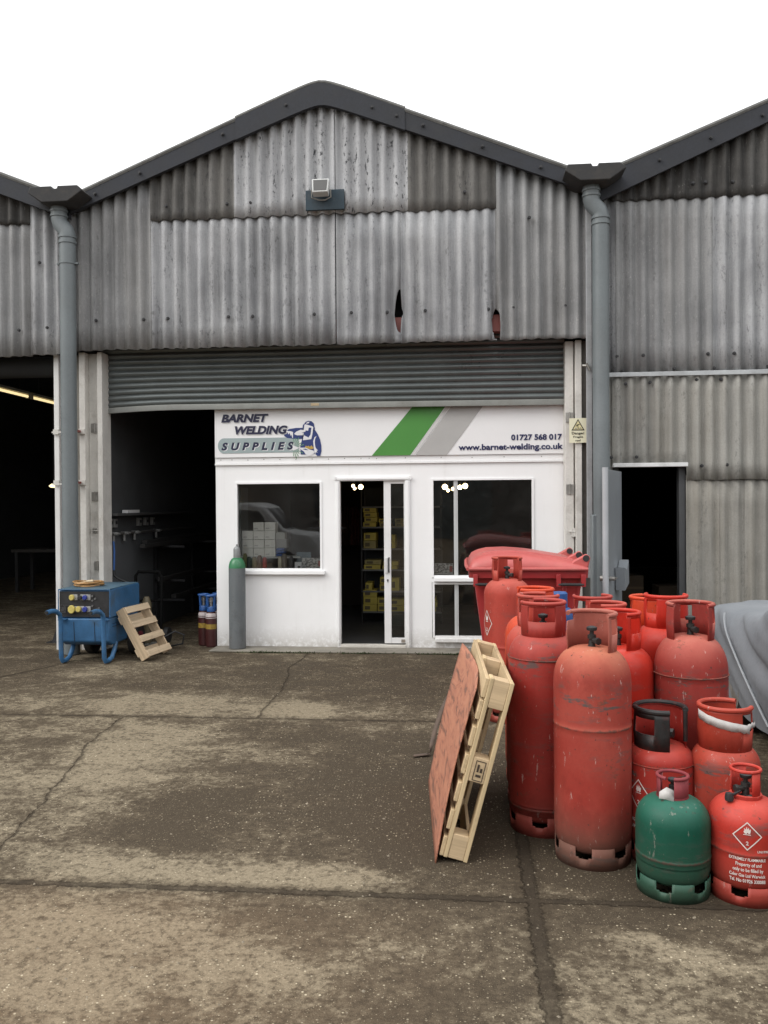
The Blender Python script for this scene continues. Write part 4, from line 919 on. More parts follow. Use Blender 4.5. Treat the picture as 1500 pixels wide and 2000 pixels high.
def valve(parent,zb,s=1.0,ang=0,mat=None):
    m=MB(); m.lathe([(.034*s,zb-.012),(.036*s,zb+.006),(.02*s,zb+.012),(.017*s,zb+.05*s),(.024*s,zb+.055*s),(.024*s,zb+.075*s),(.012*s,zb+.08*s),(.012*s,zb+.10*s)],16)
    c,s_=math.cos(ang),math.sin(ang)
    m.tube([(0,0,zb+.045*s),(.045*s*c,.045*s*s_,zb+.045*s)],[.015*s,.018*s],10); m.tube([(.045*s*c,.045*s*s_,zb+.045*s),(.06*s*c,.06*s*s_,zb+.045*s)],.021*s,6)
    v=m.build('valve',BRASS,parent)
    m=MB(); m.lathe([(.010*s,zb+.10*s),(.027*s,zb+.10*s),(.030*s,zb+.108*s),(.030*s,zb+.118*s),(.012*s,zb+.125*s)],12); m.build('handwheel',BLACK,v)
BRASS=plain('grimy_dark_brass',(.035,.034,.033),.45,.3,14,metal=.4)
def footring(parent,Rf,h,mat,slots=6,ph=0,w=26):
    n=72; m=MB(); vs=[];fs=[]; zc=[.0,h*.50,h*.56,h]
    for i in range(n):
        a=2*PI*i/n
        for j,z in enumerate(zc): r=Rf*(1.0 if j else .985); vs.append((r*math.cos(a),r*math.sin(a),z))
    for i in range(n):
        am=(i+.5)*360/n
        for j in range(3):
            x=((am-ph)%(360/slots)); x=min(x,360/slots-x)
            if j==2 and x<w/2: continue
            if j==1 and x<w/2-4: continue
            i2=(i+1)%n; fs.append((i*4+j,i2*4+j,i2*4+j+1,i*4+j+1))
    m.add(vs,fs); m.build('foot_ring',mat,parent,smooth=40,solid=.006)
def dome(Rb,z0,z1,rt=.045,n=12,e=2.25):  # superellipse shoulder from (Rb,z0) to (rt,z1)
    out=[]
    for i in range(n+1):
        t=i/n*PI/2
        out.append((rt+(Rb-rt)*math.cos(t)**(2/e),z0+(z1-z0)*math.sin(t)**(2/e)))
    return out
def body(parent,Rb,zbot,zsh,zdome,seams,mat,rt=.05,n=64):
    p=[]
    lo=[(Rb*.45,zbot),(Rb*.75,zbot+.006),(Rb*.92,zbot+.028),(Rb*.985,zbot+.062),(Rb,zbot+.10)]
    p+=lo; ss=sorted(seams)
    for z in ss: p+=[(Rb,z-.03),(Rb,z-.006),(Rb+.0018,z-.003),(Rb+.0018,z+.003),(Rb,z+.006),(Rb,z+.03)]
    p+=[(Rb,.055+zbot+.08),(Rb,zsh-.05)]; p=lo+sorted([q for q in p[len(lo):]],key=lambda q:q[1])
    p=[q for q in p if q[1]<zsh-.001 or q in lo]+dome(Rb,zsh,zdome,rt)
    # seams above the shoulder start are folded into the profile
    m=MB(); m.lathe(p,n); return m.build('body',mat,parent,smooth=40)
def wrap(vs,R_,ang,zc): # flat (x right,z up) -> cylinder wall seen from outside at angle ang (degrees)
    return [((R_)*math.cos(R(ang)+x/R_),(R_)*math.sin(R(ang)+x/R_),zc+z) for x,z in vs]
DECAL=plain('worn_white_print',(.62,.56,.53),.6,.12,40,bump=0)
def decal_poly(m,polys,R_,ang,zc):
    for p in polys:
        o=len(m.v); m.v+=wrap(p,R_,ang,zc); m.f.append(tuple(range(o,o+len(p))))
def hazard(parent,R_,ang,zc,s,lines,ts,zl,squeeze=1.0):
    m=MB()
    c=[(0,s),(s*squeeze,0),(0,-s),(-s*squeeze,0)]; w=.10
    for i in range(4):
        a=c[i];b=c[(i+1)%4]
        for k in range(4):
            t0,t1=k/4,(k+1)/4
            p=lambda t,f:(lerp(a[0],b[0],t)*f,lerp(a[1],b[1],t)*f)
            decal_poly(m,[[p(t0,1),p(t1,1),p(t1,1-w),p(t0,1-w)]],R_,ang,zc)
    fl=[(-.16,.18),(-.24,.30),(-.18,.42),(-.22,.55),(-.10,.46),(-.04,.66),(.02,.48),(.10,.60),(.14,.42),(.24,.52),(.22,.34),(.20,.22),(.10,.16),(.03,.26),(-.04,.17)]
    ctr=(0,.32)
    for i in range(len(fl)):
        a=fl[i];b=fl[(i+1)%len(fl)]; decal_poly(m,[[(ctr[0]*s*squeeze,ctr[1]*s),(a[0]*s*squeeze,a[1]*s),(b[0]*s*squeeze,b[1]*s)]],R_,ang,zc)
    decal_poly(m,[[(-.26*s*squeeze,.08*s),(.24*s*squeeze,.08*s),(.24*s*squeeze,.13*s),(-.26*s*squeeze,.13*s)]],R_,ang,zc)
    vs,fs=text_geo('2',bold=.02); hh=max(v[1] for v in vs); m.add(wrap([((v[0]-.25)*.26*s/hh,(v[1])*.26*s/hh-.62*s) for v in vs],R_,ang,zc),fs)
    m.build('warning_diamond',DECAL,parent,smooth=0)
    m=MB()
    for i,(b,wd,dx) in enumerate(lines):
        vs,fs=text_geo(b,bold=.022); x0=min(v[0] for v in vs);x1=max(v[0] for v in vs)
        k=wd/(x1-x0); kz=min(k*1.25,ts/ .75)
        m.add(wrap([((v[0]-(x0+x1)/2)*k+dx,v[1]*kz+zl-i*ts*1.42) for v in vs],R_,ang,0),fs)
    m.build('lettering',DECAL,parent,smooth=0)
def tall(x,y,lab,mat,ztop,arc,wins,va,h_col=.185,Rb=.1875,zsh=None,seams=(.62,),rc=.115,ph=0,steps=None,matc=None,grp=True,rimfull=None,rt=.05,footmat=None):
    t=empty('gas_cylinder',(x,y,0),lab,'gas cylinder','tall red gas cylinders standing in the yard')
    zd=ztop-h_col+.012; zs=zsh if zsh else zd-.135
    body(t,Rb,.055,zs,zd,[s for s in seams],mat)
    footring(t,Rb*.965,.105,footmat or mat,ph=ph)
    zb=ztop-h_col-.035
    shade('collar',rc,zb,ztop-.011,arc[0],arc[1],[(a,b,zb+(h_col+.035)*.52,zb+(h_col+.035)*.86) for a,b in wins],matc or mat,t,steps=steps and [(a,b,zb+(h_col+.035)*f) for a,b,f in steps],rimfull=rimfull)
    valve(t,zd-.01,.88,R(va))
    return t
kw=dict
RED_E=mk('faded_red_paint',(.285,.036,.026),(.36,.074,.053),(.50,.20,.115),dustamt=.75,scuff=.9,grime=.95,rough=.6,h=1.2,seams=(.665,))
RED_D=mk('matt_red_paint',(.285,.027,.021),(.33,.048,.038),(.44,.11,.085),dustamt=.5,scuff=.85,grime=.4,rough=.5,h=1.38,seams=(.14,.925))
RED_B=mk('orange_red_paint',(.52,.050,.016),(.52,.07,.032),(.58,.11,.06),dustamt=.35,scuff=.35,grime=.4,rough=.45,h=1.2)
RED_C=mk('dull_red_paint',(.37,.045,.030),(.38,.065,.048),(.45,.13,.10),dustamt=.6,scuff=.5,grime=.4,rough=.6,h=1.2)
RED_F=mk('bright_red_paint',(.44,.024,.014),(.44,.036,.024),(.56,.085,.055),dustamt=.35,scuff=.25,grime=.35,rough=.32,h=1.2)
RED_J=mk('weathered_red_paint',(.27,.032,.026),(.32,.06,.048),(.47,.16,.115),dustamt=.75,scuff=1.0,grime=.4,rough=.55,h=1.2,seams=(.845,))
RED_K=mk('worn_red_paint',(.36,.032,.024),(.36,.05,.04),(.52,.10,.07),dustamt=.35,scuff=1.0,grime=.45,rough=.42,h=.62,seams=(.478,))
RED_L=mk('scraped_red_paint',(.35,.042,.024),(.31,.058,.042),(.45,.10,.07),dustamt=.4,scuff=1.0,grime=.5,rough=.45,h=.66)
RED_N=mk('coral_red_paint',(.40,.030,.021),(.42,.042,.030),(.54,.10,.072),dustamt=.45,scuff=.5,grime=.4,rough=.42,h=.5,seams=(.225,))
COLLAR_E=mk('dull_collar_paint',(.34,.10,.075),(.36,.13,.10),(.38,.16,.12),dustamt=.4,scuff=.5,grime=0,rough=.6,h=1.2)
FOOT_E=mk('rusty_foot_paint',(.23,.075,.055),(.22,.10,.075),(.25,.13,.10),dustamt=.5,scuff=.6,grime=.7,rough=.75,h=.1)
E_=tall(.634,-5.830,'foremost tall gas cylinder, faded orange red with a rusty foot ring',RED_E,1.215,(-58,178),[(-48,-18)],-60,seams=(.665,),ph=8,matc=COLLAR_E,steps=[(130,179,.75)],footmat=FOOT_E,zsh=.865)
D_=tall(.432,-5.455,'tall red gas cylinder next left of the foremost faded one, square collar window facing front',RED_D,1.226,(-172,112),[(-136,-64)],-20,seams=(.14,),zsh=.905,ph=18)
tall(.440,-5.073,'tall dull red gas cylinder second back in the left row, collar open to the right',RED_C,1.220,(62,350),[(200,240)],200,zsh=.90)
tall(.452,-4.689,'bright orange red gas cylinder third back in the left row',RED_B,1.218,(-140,150),[(100,140)],90,zsh=.90)
R0=tall(.359,-3.20,'tall red gas cylinder with a white diamond standing against the red wheelie bin',RED_C,1.318,(-42,232),[(205,228),(60,85),(-38,-5)],-30,seams=(.60,),h_col=.19,zsh=1.00)
tall(.838,-5.400,'glossy bright red gas cylinder directly behind the foremost faded one',RED_F,1.165,(-78,160),[(-66,-22)],180,zsh=.835,h_col=.20)
tall(.832,-5.030,'red gas cylinder two behind the foremost faded one, collar open at the left',RED_C,1.166,(-110,130),[(-60,-20)],90,zsh=.84)
tall(.818,-4.650,'red gas cylinder last in the middle row, nearest the red bin',RED_D,1.168,(-200,50),[(-160,-120)],90,zsh=.84)
tall(1.170,-5.073,'red gas cylinder behind the scuffed right hand tall one, valve seen in its collar window',RED_F,1.222,(-215,15),[(-165,-128)],-150,zsh=.89)
J_=tall(1.205,-5.462,'tall scuffed red gas cylinder beside the grey car cover, collar open to the front',RED_J,1.220,(-58,212),[(-42,-12),(70,100)],-70,zsh=.845,seams=(.84,))
tall(1.165,-4.680,'red gas cylinder furthest back on the right, mostly hidden, only its collar showing at left',RED_B,1.168,(100,330),[(150,200)],180,zsh=.84)
m=MB(); m.tube([(.1890*math.cos(R(a)),.1890*math.sin(R(a)),.845) for a in range(0,360,6)],.0035,6,closed=True); m.build('weld_bead',RED_J,J_)
m=MB(); m.tube([(.1890*math.cos(R(a)),.1890*math.sin(R(a)),.925) for a in range(0,360,6)],.0035,6,closed=True); m.build('weld_bead',RED_D,D_)
LN0=[('HIGHLY FLAMMABLE',.19,0),('Property of and',.15,-.02),('only to be filled by',.17,-.01),('Calor Gas Ltd Warwick',.18,0),('Tel. No 01926 330088',.18,0)]
hazard(R0,.1890,-152,.79,.105,LN0,.027,.56,squeeze=.62)
# medium cylinders
def medium(x,y,lab,mat,ztop,arc,wins,va,matc=None,Rb=.159,zsh=.478,h_col=.19,rc=.118,rimmat=None,seams=(),steps=None):
    t=empty('gas_cylinder',(x,y,0),lab,'gas cylinder','medium red gas cylinders at the front right')
    zd=ztop-h_col+.012
    body(t,Rb,.05,zsh,zd,seams,mat); footring(t,Rb*.965,.085,mat,ph=12)
    zb=ztop-h_col-.03
    c=shade('collar',rc,zb,ztop-.011,arc[0],arc[1],[(a,b,zb+(h_col+.03)*.50,zb+(h_col+.03)*.86) for a,b in wins],matc or mat,t,rim=.012,rimmat=rimmat,steps=steps)
    valve(t,zd,1.1,R(va)); return t,c,zb
BLK=plain('chipped_black_paint',(.009,.0085,.0085),.55,.5,18,dirt=.35,dirtc=(.16,.03,.02),bump=.3)
K_,kc,kz=medium(.968,-5.800,'medium red gas cylinder with a black painted collar and white flame diamond',RED_K,.745,(-22,170),[(150,170)],-30,seams=())
# black painted front half of that collar
shade('collar',.1195,kz,.745-.010,170,278,[(188,246,kz+.10,kz+.175)],BLK,K_,rim=.0135)
m=MB(); m.tube([(.1195*math.cos(R(a)),.1195*math.sin(R(a)),.7355) for a in range(-24,172,7)],.0138,10); m.tube([(.1195*math.cos(R(-24)),.1195*math.sin(R(-24)),z) for z in (.735,.66,.585)],.011,8); m.build('collar_rim',BLK,K_)
m=MB(); m.tube([(.1603*math.cos(R(a)),.1603*math.sin(R(a)),.478) for a in range(0,360,6)],.003,6,closed=True); m.build('weld_bead',RED_K,K_)
hazard(K_,.1602,-142,.335,.075,[('HIGHLY',.06,-.02),('FLAMMABLE',.09,-.01)],.022,.20,squeeze=.85)
L_,lc,lz=medium(1.262,-5.852,'medium red gas cylinder with white tape round its collar',RED_L,.775,(48,338),[(292,330)],-60,h_col=.20)
TAPE=plain('torn_white_tape',(.44,.425,.41),.6,.15,14,dirt=.3)
m=MB(); vs=[];fs=[]
for i in range(19):
    a=185+i*(305-185)/18; zt_=lz+.205-.055*i/18; r=.1275+.002*math.sin(i*1.7)+(.012*max(0,(i-15)/3))
    vs+=[(r*math.cos(R(a)),r*math.sin(R(a)),zt_-.042+.006*(i%2)*(i>14)),(r*math.cos(R(a)),r*math.sin(R(a)),zt_)]
for i in range(18): fs.append((2*i,2*i+2,2*i+3,2*i+1))
for i in range(8):
    a=303+i*5; o=len(vs); zt_=lz+.150+.004*math.sin(i*2); r=.131+.004*math.sin(i*1.3)
    vs+=[(r*math.cos(R(a)),r*math.sin(R(a)),zt_-.016-.008*(i%3==1)),(r*math.cos(R(a)),r*math.sin(R(a)),zt_+.004)]
    if i: fs.append((o-2,o,o+1,o-1))
m.add(vs,fs); m.build('tape',TAPE,L_,solid=.0015)
# small cylinders
GREENP=mk('gas_green_paint',(.006,.066,.042),(.010,.080,.052),(.040,.16,.115),dustamt=.5,scuff=.35,grime=.3,rough=.42,h=.27,seams=(.175,))
MAROON=mk('maroon_collar_paint',(.20,.030,.038),(.24,.055,.06),(.26,.08,.08),dustamt=.3,scuff=.5,grime=0,rough=.55,h=.5)
def small(x,y,lab,mat,ztop,zd,zsh,seam,Rb,rc):
    t=empty('gas_cylinder',(x,y,0),lab,'gas cylinder')
    body(t,Rb,.052,zsh,zd,[seam],mat,rt=.04); footring(t,Rb*.97,.085,mat,slots=6,ph=2,w=24)
    return t
GM=small(.940,-6.155,'small green gas cylinder with a maroon collar, frontmost',GREENP,.525,.425,.30,.175,.162,.065)
zb=.395
shade('collar',.066,zb,.515,-98,-8,[],MAROON,GM,rim=.008,rimfull=(-98,232)); 
shade('collar',.066,zb,.515,120,205,[],MAROON,GM,rim=.0079,rimfull=(121,204))
m=MB(); m.lathe([(.070,.405),(.073,.412),(.070,.428),(.05,.432)],24); m.build('collar_base',MAROON,GM)
valve(GM,.418,.7,R(-120))
m=MB()
m.add([(-.02,-.062,.425),(.012,-.075,.42),(.022,-.05,.46),(-.012,-.045,.475),(-.045,-.05,.455),(-.05,-.065,.43)],[(0,1,2,3),(0,3,4,5)]); m.map(lambda x,y,z:(x-.025,y+.0,z)); m.build('paper_tag',TAPE,GM,solid=.002)
NM=small(1.256,-6.165,'small coral red gas cylinder with white diamond and printing, at the right edge',RED_N,.565,.435,.315,.225,.162,.06)
m=MB(); m.tube([(.062*math.cos(R(a)),.062*math.sin(R(a)),.556) for a in range(0,360,10)],.0075,8,closed=True); m.build('collar_rim',RED_N,NM)
shade('collar',.062,.415,.553,-82,-40,[],RED_N,NM,rim=.004,rimfull=(-80,-42)); shade('collar',.062,.415,.553,70,150,[],RED_N,NM,rim=.004,rimfull=(72,148))
m=MB(); m.lathe([(.066,.410),(.070,.418),(.068,.448),(.058,.450),(.056,.43)],24); m.build('collar_base',RED_N,NM)
valve(NM,.430,.85,R(190)); m=MB(); m.lathe([(.0,-.02),(.018,-.015),(.02,.0),(.016,.018),(.0,.02)],10,c=(-.088,-.055,.445),caps=False); m.tube([(-.075,-.045,.45),(-.03,-.02,.46)],.006,6); m.build('valve_cap',BLACK,NM)
LN1=[('EXTREMELY FLAMMABLE',.150,.0),('Property of and',.105,.005),('only to be filled by',.125,.003),('Calor Gas Ltd Warwick',.148,0),('Tel. No 01926 330088',.148,0)]
hazard(NM,.1638,-106,.312,.062,LN1,.0165,.205,squeeze=.98)
vs,fs=text_geo('UN1978',bold=.02); x1=max(v[0] for v in vs); m=MB(); m.add(wrap([(v[0]*.045/x1+.04,v[1]*.045/x1*1.1) for v in vs],.1638,-106,.243),fs); m.build('lettering',DECAL,NM,smooth=0)
# blue cylinder half hidden
BLUEP=mk('blue_cylinder_paint',(.022,.075,.24),(.035,.10,.28),(.10,.16,.30),dustamt=.3,scuff=.3,grime=.2,rough=.5,h=1)
B=empty('gas_cylinder',(.655,-4.27,0),'blue gas cylinder half hidden between the red ones by the bin','gas cylinder')
body(B,.115,.05,.88,1.04,[.5],BLUEP); footring(B,.11,.08,BLUEP); m=MB(); m.lathe([(.055,.99),(.055,1.135),(.045,1.145)],24); m.build('collar',BLUEP,B); valve(B,1.04,.8,0)

# slim cylinders by the shop
t=empty('gas_cylinder',(-2.725,-.17,.016),'tall slim grey gas cylinder with a green shoulder at the shop corner','gas cylinder')
GREYC=mk('slate_grey_paint',(.135,.150,.158),(.155,.168,.175),(.18,.19,.19),dustamt=.2,scuff=.25,grime=.15,rough=.45,h=.6)
GRN=plain('leaf_green_paint',(.035,.17,.075),.35,.15,9,dirt=.15)
MB().lathe([(.09,0),(.101,.008),(.101,.975)],40).build('body',GREYC,t)
MB().lathe([(.1005,.972),(.101,.985),(.097,1.02),(.085,1.055),(.066,1.085),(.045,1.10)],40).build('shoulder',GRN,t)
m=MB(); m.lathe([(.040,1.09),(.042,1.10),(.042,1.20),(.038,1.215),(.022,1.235),(.012,1.24),(.010,1.262)],24); m.build('valve_guard',plain('scuffed_grey_cap',(.24,.25,.25),.5,.2,20,metal=.3),t)
WINE=plain('wine_red_paint',(.050,.012,.012),.45,.25,9); CBLUE=plain('blue_guard_plastic',(.022,.085,.27),.4,.15,9)
for i,(x,y,lab) in enumerate(((-3.235,.12,'wine red oxygen style cylinder with blue guard, left of the pair'),(-3.110,.02,'wine red cylinder with blue guard touching the shop corner'),(-3.085,.24,'wine red cylinder hidden behind the pair, only its blue guard showing'))):
    t=empty('gas_cylinder',(x,y,.0),['wine red cylinder with a blue guard, left of the pair in the passage',lab,lab][i],'gas cylinder','wine red cylinders in the passage')
    MB().lathe([(.06,.0),(.070,.01),(.070,.37),(.066,.40),(.05,.43),(.03,.445)],28).build('body',WINE,t)
    MB().lathe([(.0705,.225),(.0705,.285)],28,caps=False).build('yellow_label',plain('dark_yellow_label',(.28,.19,.03),.6,.4,40),t)
    MB().lathe([(.0707,.355),(.068,.395),(.060,.418)],28,caps=False).build('white_label',plain('white_red_label',(.45,.40,.39),.6,.25,30),t)
    g=MB(); g.lathe([(.035,.43),(.055,.44),(.055,.49),(.05,.5)],20)
    for k in range(4):
        a=PI/4+k*PI/2+.2; g.tube([(.052*math.cos(a),.052*math.sin(a),.48),(.062*math.cos(a),.062*math.sin(a),.63)],.012,8)
    g.tube([(.064*math.cos(2*PI*k/20),.064*math.sin(2*PI*k/20),.635) for k in range(20)],.012,8,closed=True); g.build('guard',CBLUE,t)
    MB().lathe([(.02,.44),(.018,.55),(.028,.56),(.028,.60),(.01,.61)],12).build('valve',plain('dull_chrome',(.35,.35,.34),.35,.2,15,metal=.7),t)

# ------------------------------------------------------------------ red wheelie bin
BR=plain('red_bin_plastic',(.30,.022,.024),.42,.12,2.5,dirt=.25,dirtc=(.16,.07,.06)); BL=plain('faded_red_lid_plastic',(.42,.085,.078),.5,.14,3,dirt=.35,dirtc=(.36,.17,.13))
bin_=empty('wheelie_bin',(.60,-1.78,0),'large red four wheeled bin with a rounded lid beside the shop window','bin')
def bx_(p): return p
X0,X1,Y0,Y1=.085,1.095,-2.42,-1.14
m=MB(); vs=[];rows=[(.20,.14,.10),(.35,.11,.08),(.85,.045,.03),(1.06,.015,.010),(1.075,.0,.0)]
def ringb(z,ix,iy,rad=.06):
    out=[]
    for cx,cy,a0 in ((X1-ix-rad,Y0+iy+rad,-90),(X1-ix-rad,Y1-iy-rad,0),(X0+ix+rad,Y1-iy-rad,90),(X0+ix+rad,Y0+iy+rad,180)):
        for k in range(5): a=R(a0+k*22.5); out.append((cx+rad*math.cos(a),cy+rad*math.sin(a),z))
    return out
for z,ix,iy in rows: vs+=ringb(z,ix,iy)
fs=[tuple(range(19,-1,-1))]
for r in range(len(rows)-1):
    for k in range(20): fs.append((r*20+k,r*20+(k+1)%20,(r+1)*20+(k+1)%20,(r+1)*20+k))
m.add(vs,fs); bb=m.build('body',BR,bin_,world=True)
m=MB(); vs=ringb(1.075,-.03,-.03)+ringb(1.15,-.035,-.035)+ringb(1.15,.03,.03)+ringb(1.075,.0,.0)
fs=[]
for r in range(3):
    for k in range(20): fs.append((r*20+k,r*20+(k+1)%20,(r+1)*20+(k+1)%20,(r+1)*20+k))
m.add(vs,fs); m.build('rim',BR,bin_,world=True,bevel=.006)
# ribs and panel lines on the side
for xa in (X0+.16,X1-.20): MB().box(xa,xa+.04,Y0+.012,Y0+.05,.30,1.06).build('side_rib',BR,bin_,world=True,bevel=.01)
# lid: arched loaf, higher at left, falling to the hinge at right
def lidz(u): return interp([(0,1.175),(.03,1.235),(.09,1.270),(.18,1.292),(.35,1.298),(.55,1.282),(.78,1.242),(.93,1.215),(1,1.185)],u)
nx,ny=28,14; vs=[];fs=[]
for i in range(nx+1):
    u=i/nx; x=lerp(X0-.03,X1+.02,u)
    for j in range(ny+1):
        v=j/ny; e=min(v,1-v)*2; s_=min(1,e/.28); y=lerp(Y0-.045,Y1+.045,v)
        zz=1.152+(lidz(u)-1.152)*(1-(1-s_)**2.4); 
        if j in(0,ny): zz=1.150
        vs.append((x,y,zz))
for i in range(nx):
    for j in range(ny): a=i*(ny+1)+j; fs.append((a,a+ny+1,a+ny+2,a+1))
m=MB(); m.add(vs,fs); m.build('lid',BL,bin_,world=True,smooth=50,solid=.008)
m=MB(); m.tube([(X0-.03+ (X1-X0+.05)*i/20,Y0-.05,1.158) for i in range(21)],.016,8); m.tube([(X0-.035,Y0-.05,1.158),(X0-.05,Y0+.3,1.165),(X0-.05,Y1-.3,1.165),(X0-.035,Y1+.05,1.158)],.018,8)
m.tube([(lerp(X0,X1,u),Y0+.17,lidz(u)+.004) for u in span(.10,.9,14)],.014,8); m.build('lid_edge',BL,bin_,world=True)
for y in (Y0+.06,Y0+.52,Y1-.06):
    m=MB(); m.prism_y([(X1-.14,1.16),(X1+.03,1.14),(X1+.055,1.26),(X1+.02,1.29),(X1-.10,1.225)],y-.03,y+.03); h=m.build('hinge_arm',BL,bin_,world=True,bevel=.012)
    m=MB(); m.cyl_y(X1+.015,1.25,y-.036,y+.036,.030,16); m.build('hinge_pin',BLACK,h,world=True)
for xa,xb in ((X1-.24,X1-.02),(X0+.03,X0+.25)):
    m=MB(); m.tube([(xa,Y0-.02,1.075),(xa,Y0-.055,1.02),(xb,Y0-.055,1.02),(xb,Y0-.02,1.075)],.014,8); h=m.build('handle_bar',BLACK,bin_,world=True)
    for x in (xa,xb): MB().box(x-.02,x+.02,Y0-.065,Y0-.03,1.0,1.11).build('handle_bracket',BR,h,world=True,bevel=.004)
for x in (X0+.2,X1-.2):
    for y in (Y0+.2,Y1-.2):
        m=MB(); m.cyl_x(x-.03,x+.03,y,.09,.09,18); w=m.build('castor',BLACK,bin_,world=True); m=MB(); m.box(x-.045,x+.045,y-.04,y+.04,.15,.205); m.build('castor_fork',STEEL,w,world=True)

# ------------------------------------------------------------------ covered car
CC=N('grey_car_cover_cloth'); v=CC.coord(False)
f_=CC.noise(v,2.2,5,.6); w_=CC.noise(v,420,2,.5); c_=CC.mix(CC.rng(f_,.3,.7),(.155,.168,.183),(.205,.218,.235)); CC.bump(CC.math('ADD',CC.noise(CC.scale(v,(1,2.2,1)),9,5,.6),CC.math('MULTIPLY',w_,.1)),.35,.012); CC.fin(c_,.62,0,.35)
car=empty('covered_car',(2.95,-4.9,0),'parked car under a grey fabric cover at the right edge','car')
CY0,CY1=-7.1,-2.55; CX0,CX1=2.03,3.75
def roofz(y): return interp([(-7.1,.85),(-6.8,1.02),(-6.3,1.22),(-5.6,1.42),(-4.9,1.42),(-4.35,1.17),(-3.95,1.0),(-3.5,.945),(-3.1,.935),(-2.75,.915),(-2.62,.88),(-2.55,.80)],y)
def plan(y): # how far the flank pulls in at the ends
    d0=min(1,(CY1-y)/.40); d1=min(1,(y-CY0)/.6); return .26*(1-math.sqrt(max(0,1-(1-max(0,d0))**2)))+.42*(1-math.sqrt(max(0,1-(1-max(0,d1))**2)))
ny,ns=120,60; vs=[];fs=[]
for i in range(ny+1):
    y=lerp(CY0,CY1,(1-math.cos(PI*i/ny))/2 if False else i/ny); H=roofz(y); ins=plan(y)
    for j in range(ns+1):
        q=j/ns*2-1; a=abs(q); sg_=-1 if q<0 else 1
        hw=(CX1-CX0)/2-ins
        # cross-section: skirt, flank, shoulder, top
        if a>.42:
            t=(1-a)/.58; z=lerp(.20+.05*math.sin(y*2.3+1),H*.955,t**.92); out=1-.07*max(0,(t-.72)/.28)**2.2; out-= .05*(1-t)**1.8
        else:
            t=a/.42; z=H*(1-.045*t**4); out=.93*t
        xx=(CX0+CX1)/2+sg_*hw*out
        # slanting drape folds on the flank
        if a>.30:
            k=min(1,(a-.30)/.2)*min(1,(1.02-a)/.25+.35); dtop=(H*.95-z)
            s_=y+dtop*1.45
            fo=.007*math.sin(s_*13+.6*math.sin(z*5))+.006*math.sin(s_*31+2*z)+.030*math.exp(-((s_+3.12)/.035)**2)+.022*math.exp(-((s_+3.30)/.03)**2)-.03*math.exp(-((s_+3.50)/.06)**2)
            xx+=sg_*fo*k; 
        else: z+=.006*math.sin(xx*11+y*7)+.006*math.sin(y*17-xx*6)
        vs.append((xx,y,z))
for i in range(ny):
    for j in range(ns): a=i*(ns+1)+j; fs.append((a,a+1,a+ns+2,a+ns+1))
for e in (0,ny):  # gathered ends hang down
    base=len(vs)
    row=[vs[e*(ns+1)+j] for j in range(ns+1)]
    for j,(x,y,z) in enumerate(row): vs.append((lerp(x,2.96,.10),y+(-.06 if e==0 else .06)*(1 if z>.3 else .2)*0-.0,min(z,.22)))
    for j in range(ns):
        a=e*(ns+1)+j; q=(a,a+1,base+j+1,base+j); fs.append(q if e==ny else q[::-1])
m=MB(); m.add(vs,fs); m.build('cover',CC.m,car,world=True,smooth=70)
pts=[]
for i in range(15):
    z=lerp(.87,.22,i/14); t=((z-.2)/(.90-.2)); pts.append((CX0-.012-.01*math.sin(PI*i/14)+.05*(1-t)**1.8*.8+.07*max(0,(t-.72)/.28)**2.2*.8,-3.12-(.955-z)*1.45,z))
MB().tube(pts,.010,6).build('piping',plain('pale_cover_piping',(.24,.255,.27),.5,.1,9),car,world=True)
for sx,sy in ((CX0+.14,-3.35),(CX0+.14,-6.1),(CX1-.14,-3.35),(CX1-.14,-6.1)):
    m=MB(); m.cyl_x(sx-.10,sx+.10,sy,.31,.31,28); w=m.build('wheel',BLACK,car,world=True); m=MB(); m.cyl_x(sx-.105,sx+.105,sy,.31,.20,20); m.build('rim',STEEL,w,world=True)
MB().box(CX0+.3,CX1-.3,CY0+.4,CY1-.4,.16,.6).build('underbody',BLACK,car,world=True)

# ------------------------------------------------------------------ big pallet and plywood
WOODS=[wood('pale_pine_%s'%n,c,(.16,.11,.07),ax) for n,c,ax in (('upright',(.56,.43,.255),2),('length',(.53,.40,.24),1),('block',(.54,.405,.25),0))]
WU,WL_,WB=WOODS
TH=R(15.0); PW,PD,PT=.905,1.17,.140
pal=empty('wooden_pallet',(-.123,-5.972,.037),'large pale wooden pallet on edge leaning on the red cylinders','pallet',rot=(0,TH,R(2.1)))
# local: x thickness (deck side 0), y depth, z up the slope
def pl(name,x0,x1,y0,y1,z0,z1,m): return MB().box(x0,x1,y0,y1,z0,z1).build(name,m,pal,bevel=.003)
for z0 in (0.0,.135,.275,.415,.555,.69,.80): pl('deck_board',0,.020,.004,PD-.004,z0+.0015,min(PW-.001,z0+.098),WL_)
for y0 in (0,PD/2-.05,PD-.10): pl('stringer_board',.0205,.042,y0,y0+.10,0,PW,WU)
for y0 in (0,PD/2-.05,PD-.10):
    for z0,h in ((0.0,.125),(.39,.125),(PW-.145,.145)): pl('block',.0425,.1195,y0+.002,y0+.098,z0+.002,z0+h-.002,WB)
for y0 in (0,PD/2-.05,PD-.10): pl('bottom_board',.120,.141,y0,y0+.10,0.0,PW,WU)
for y0,y1 in ((.102,PD/2-.052),(PD/2+.052,PD-.102)):
    for z0 in (0.0,PW-.10): pl('bottom_board',.1205,.1405,y0,y1,z0+.001,z0+.099,WL_)
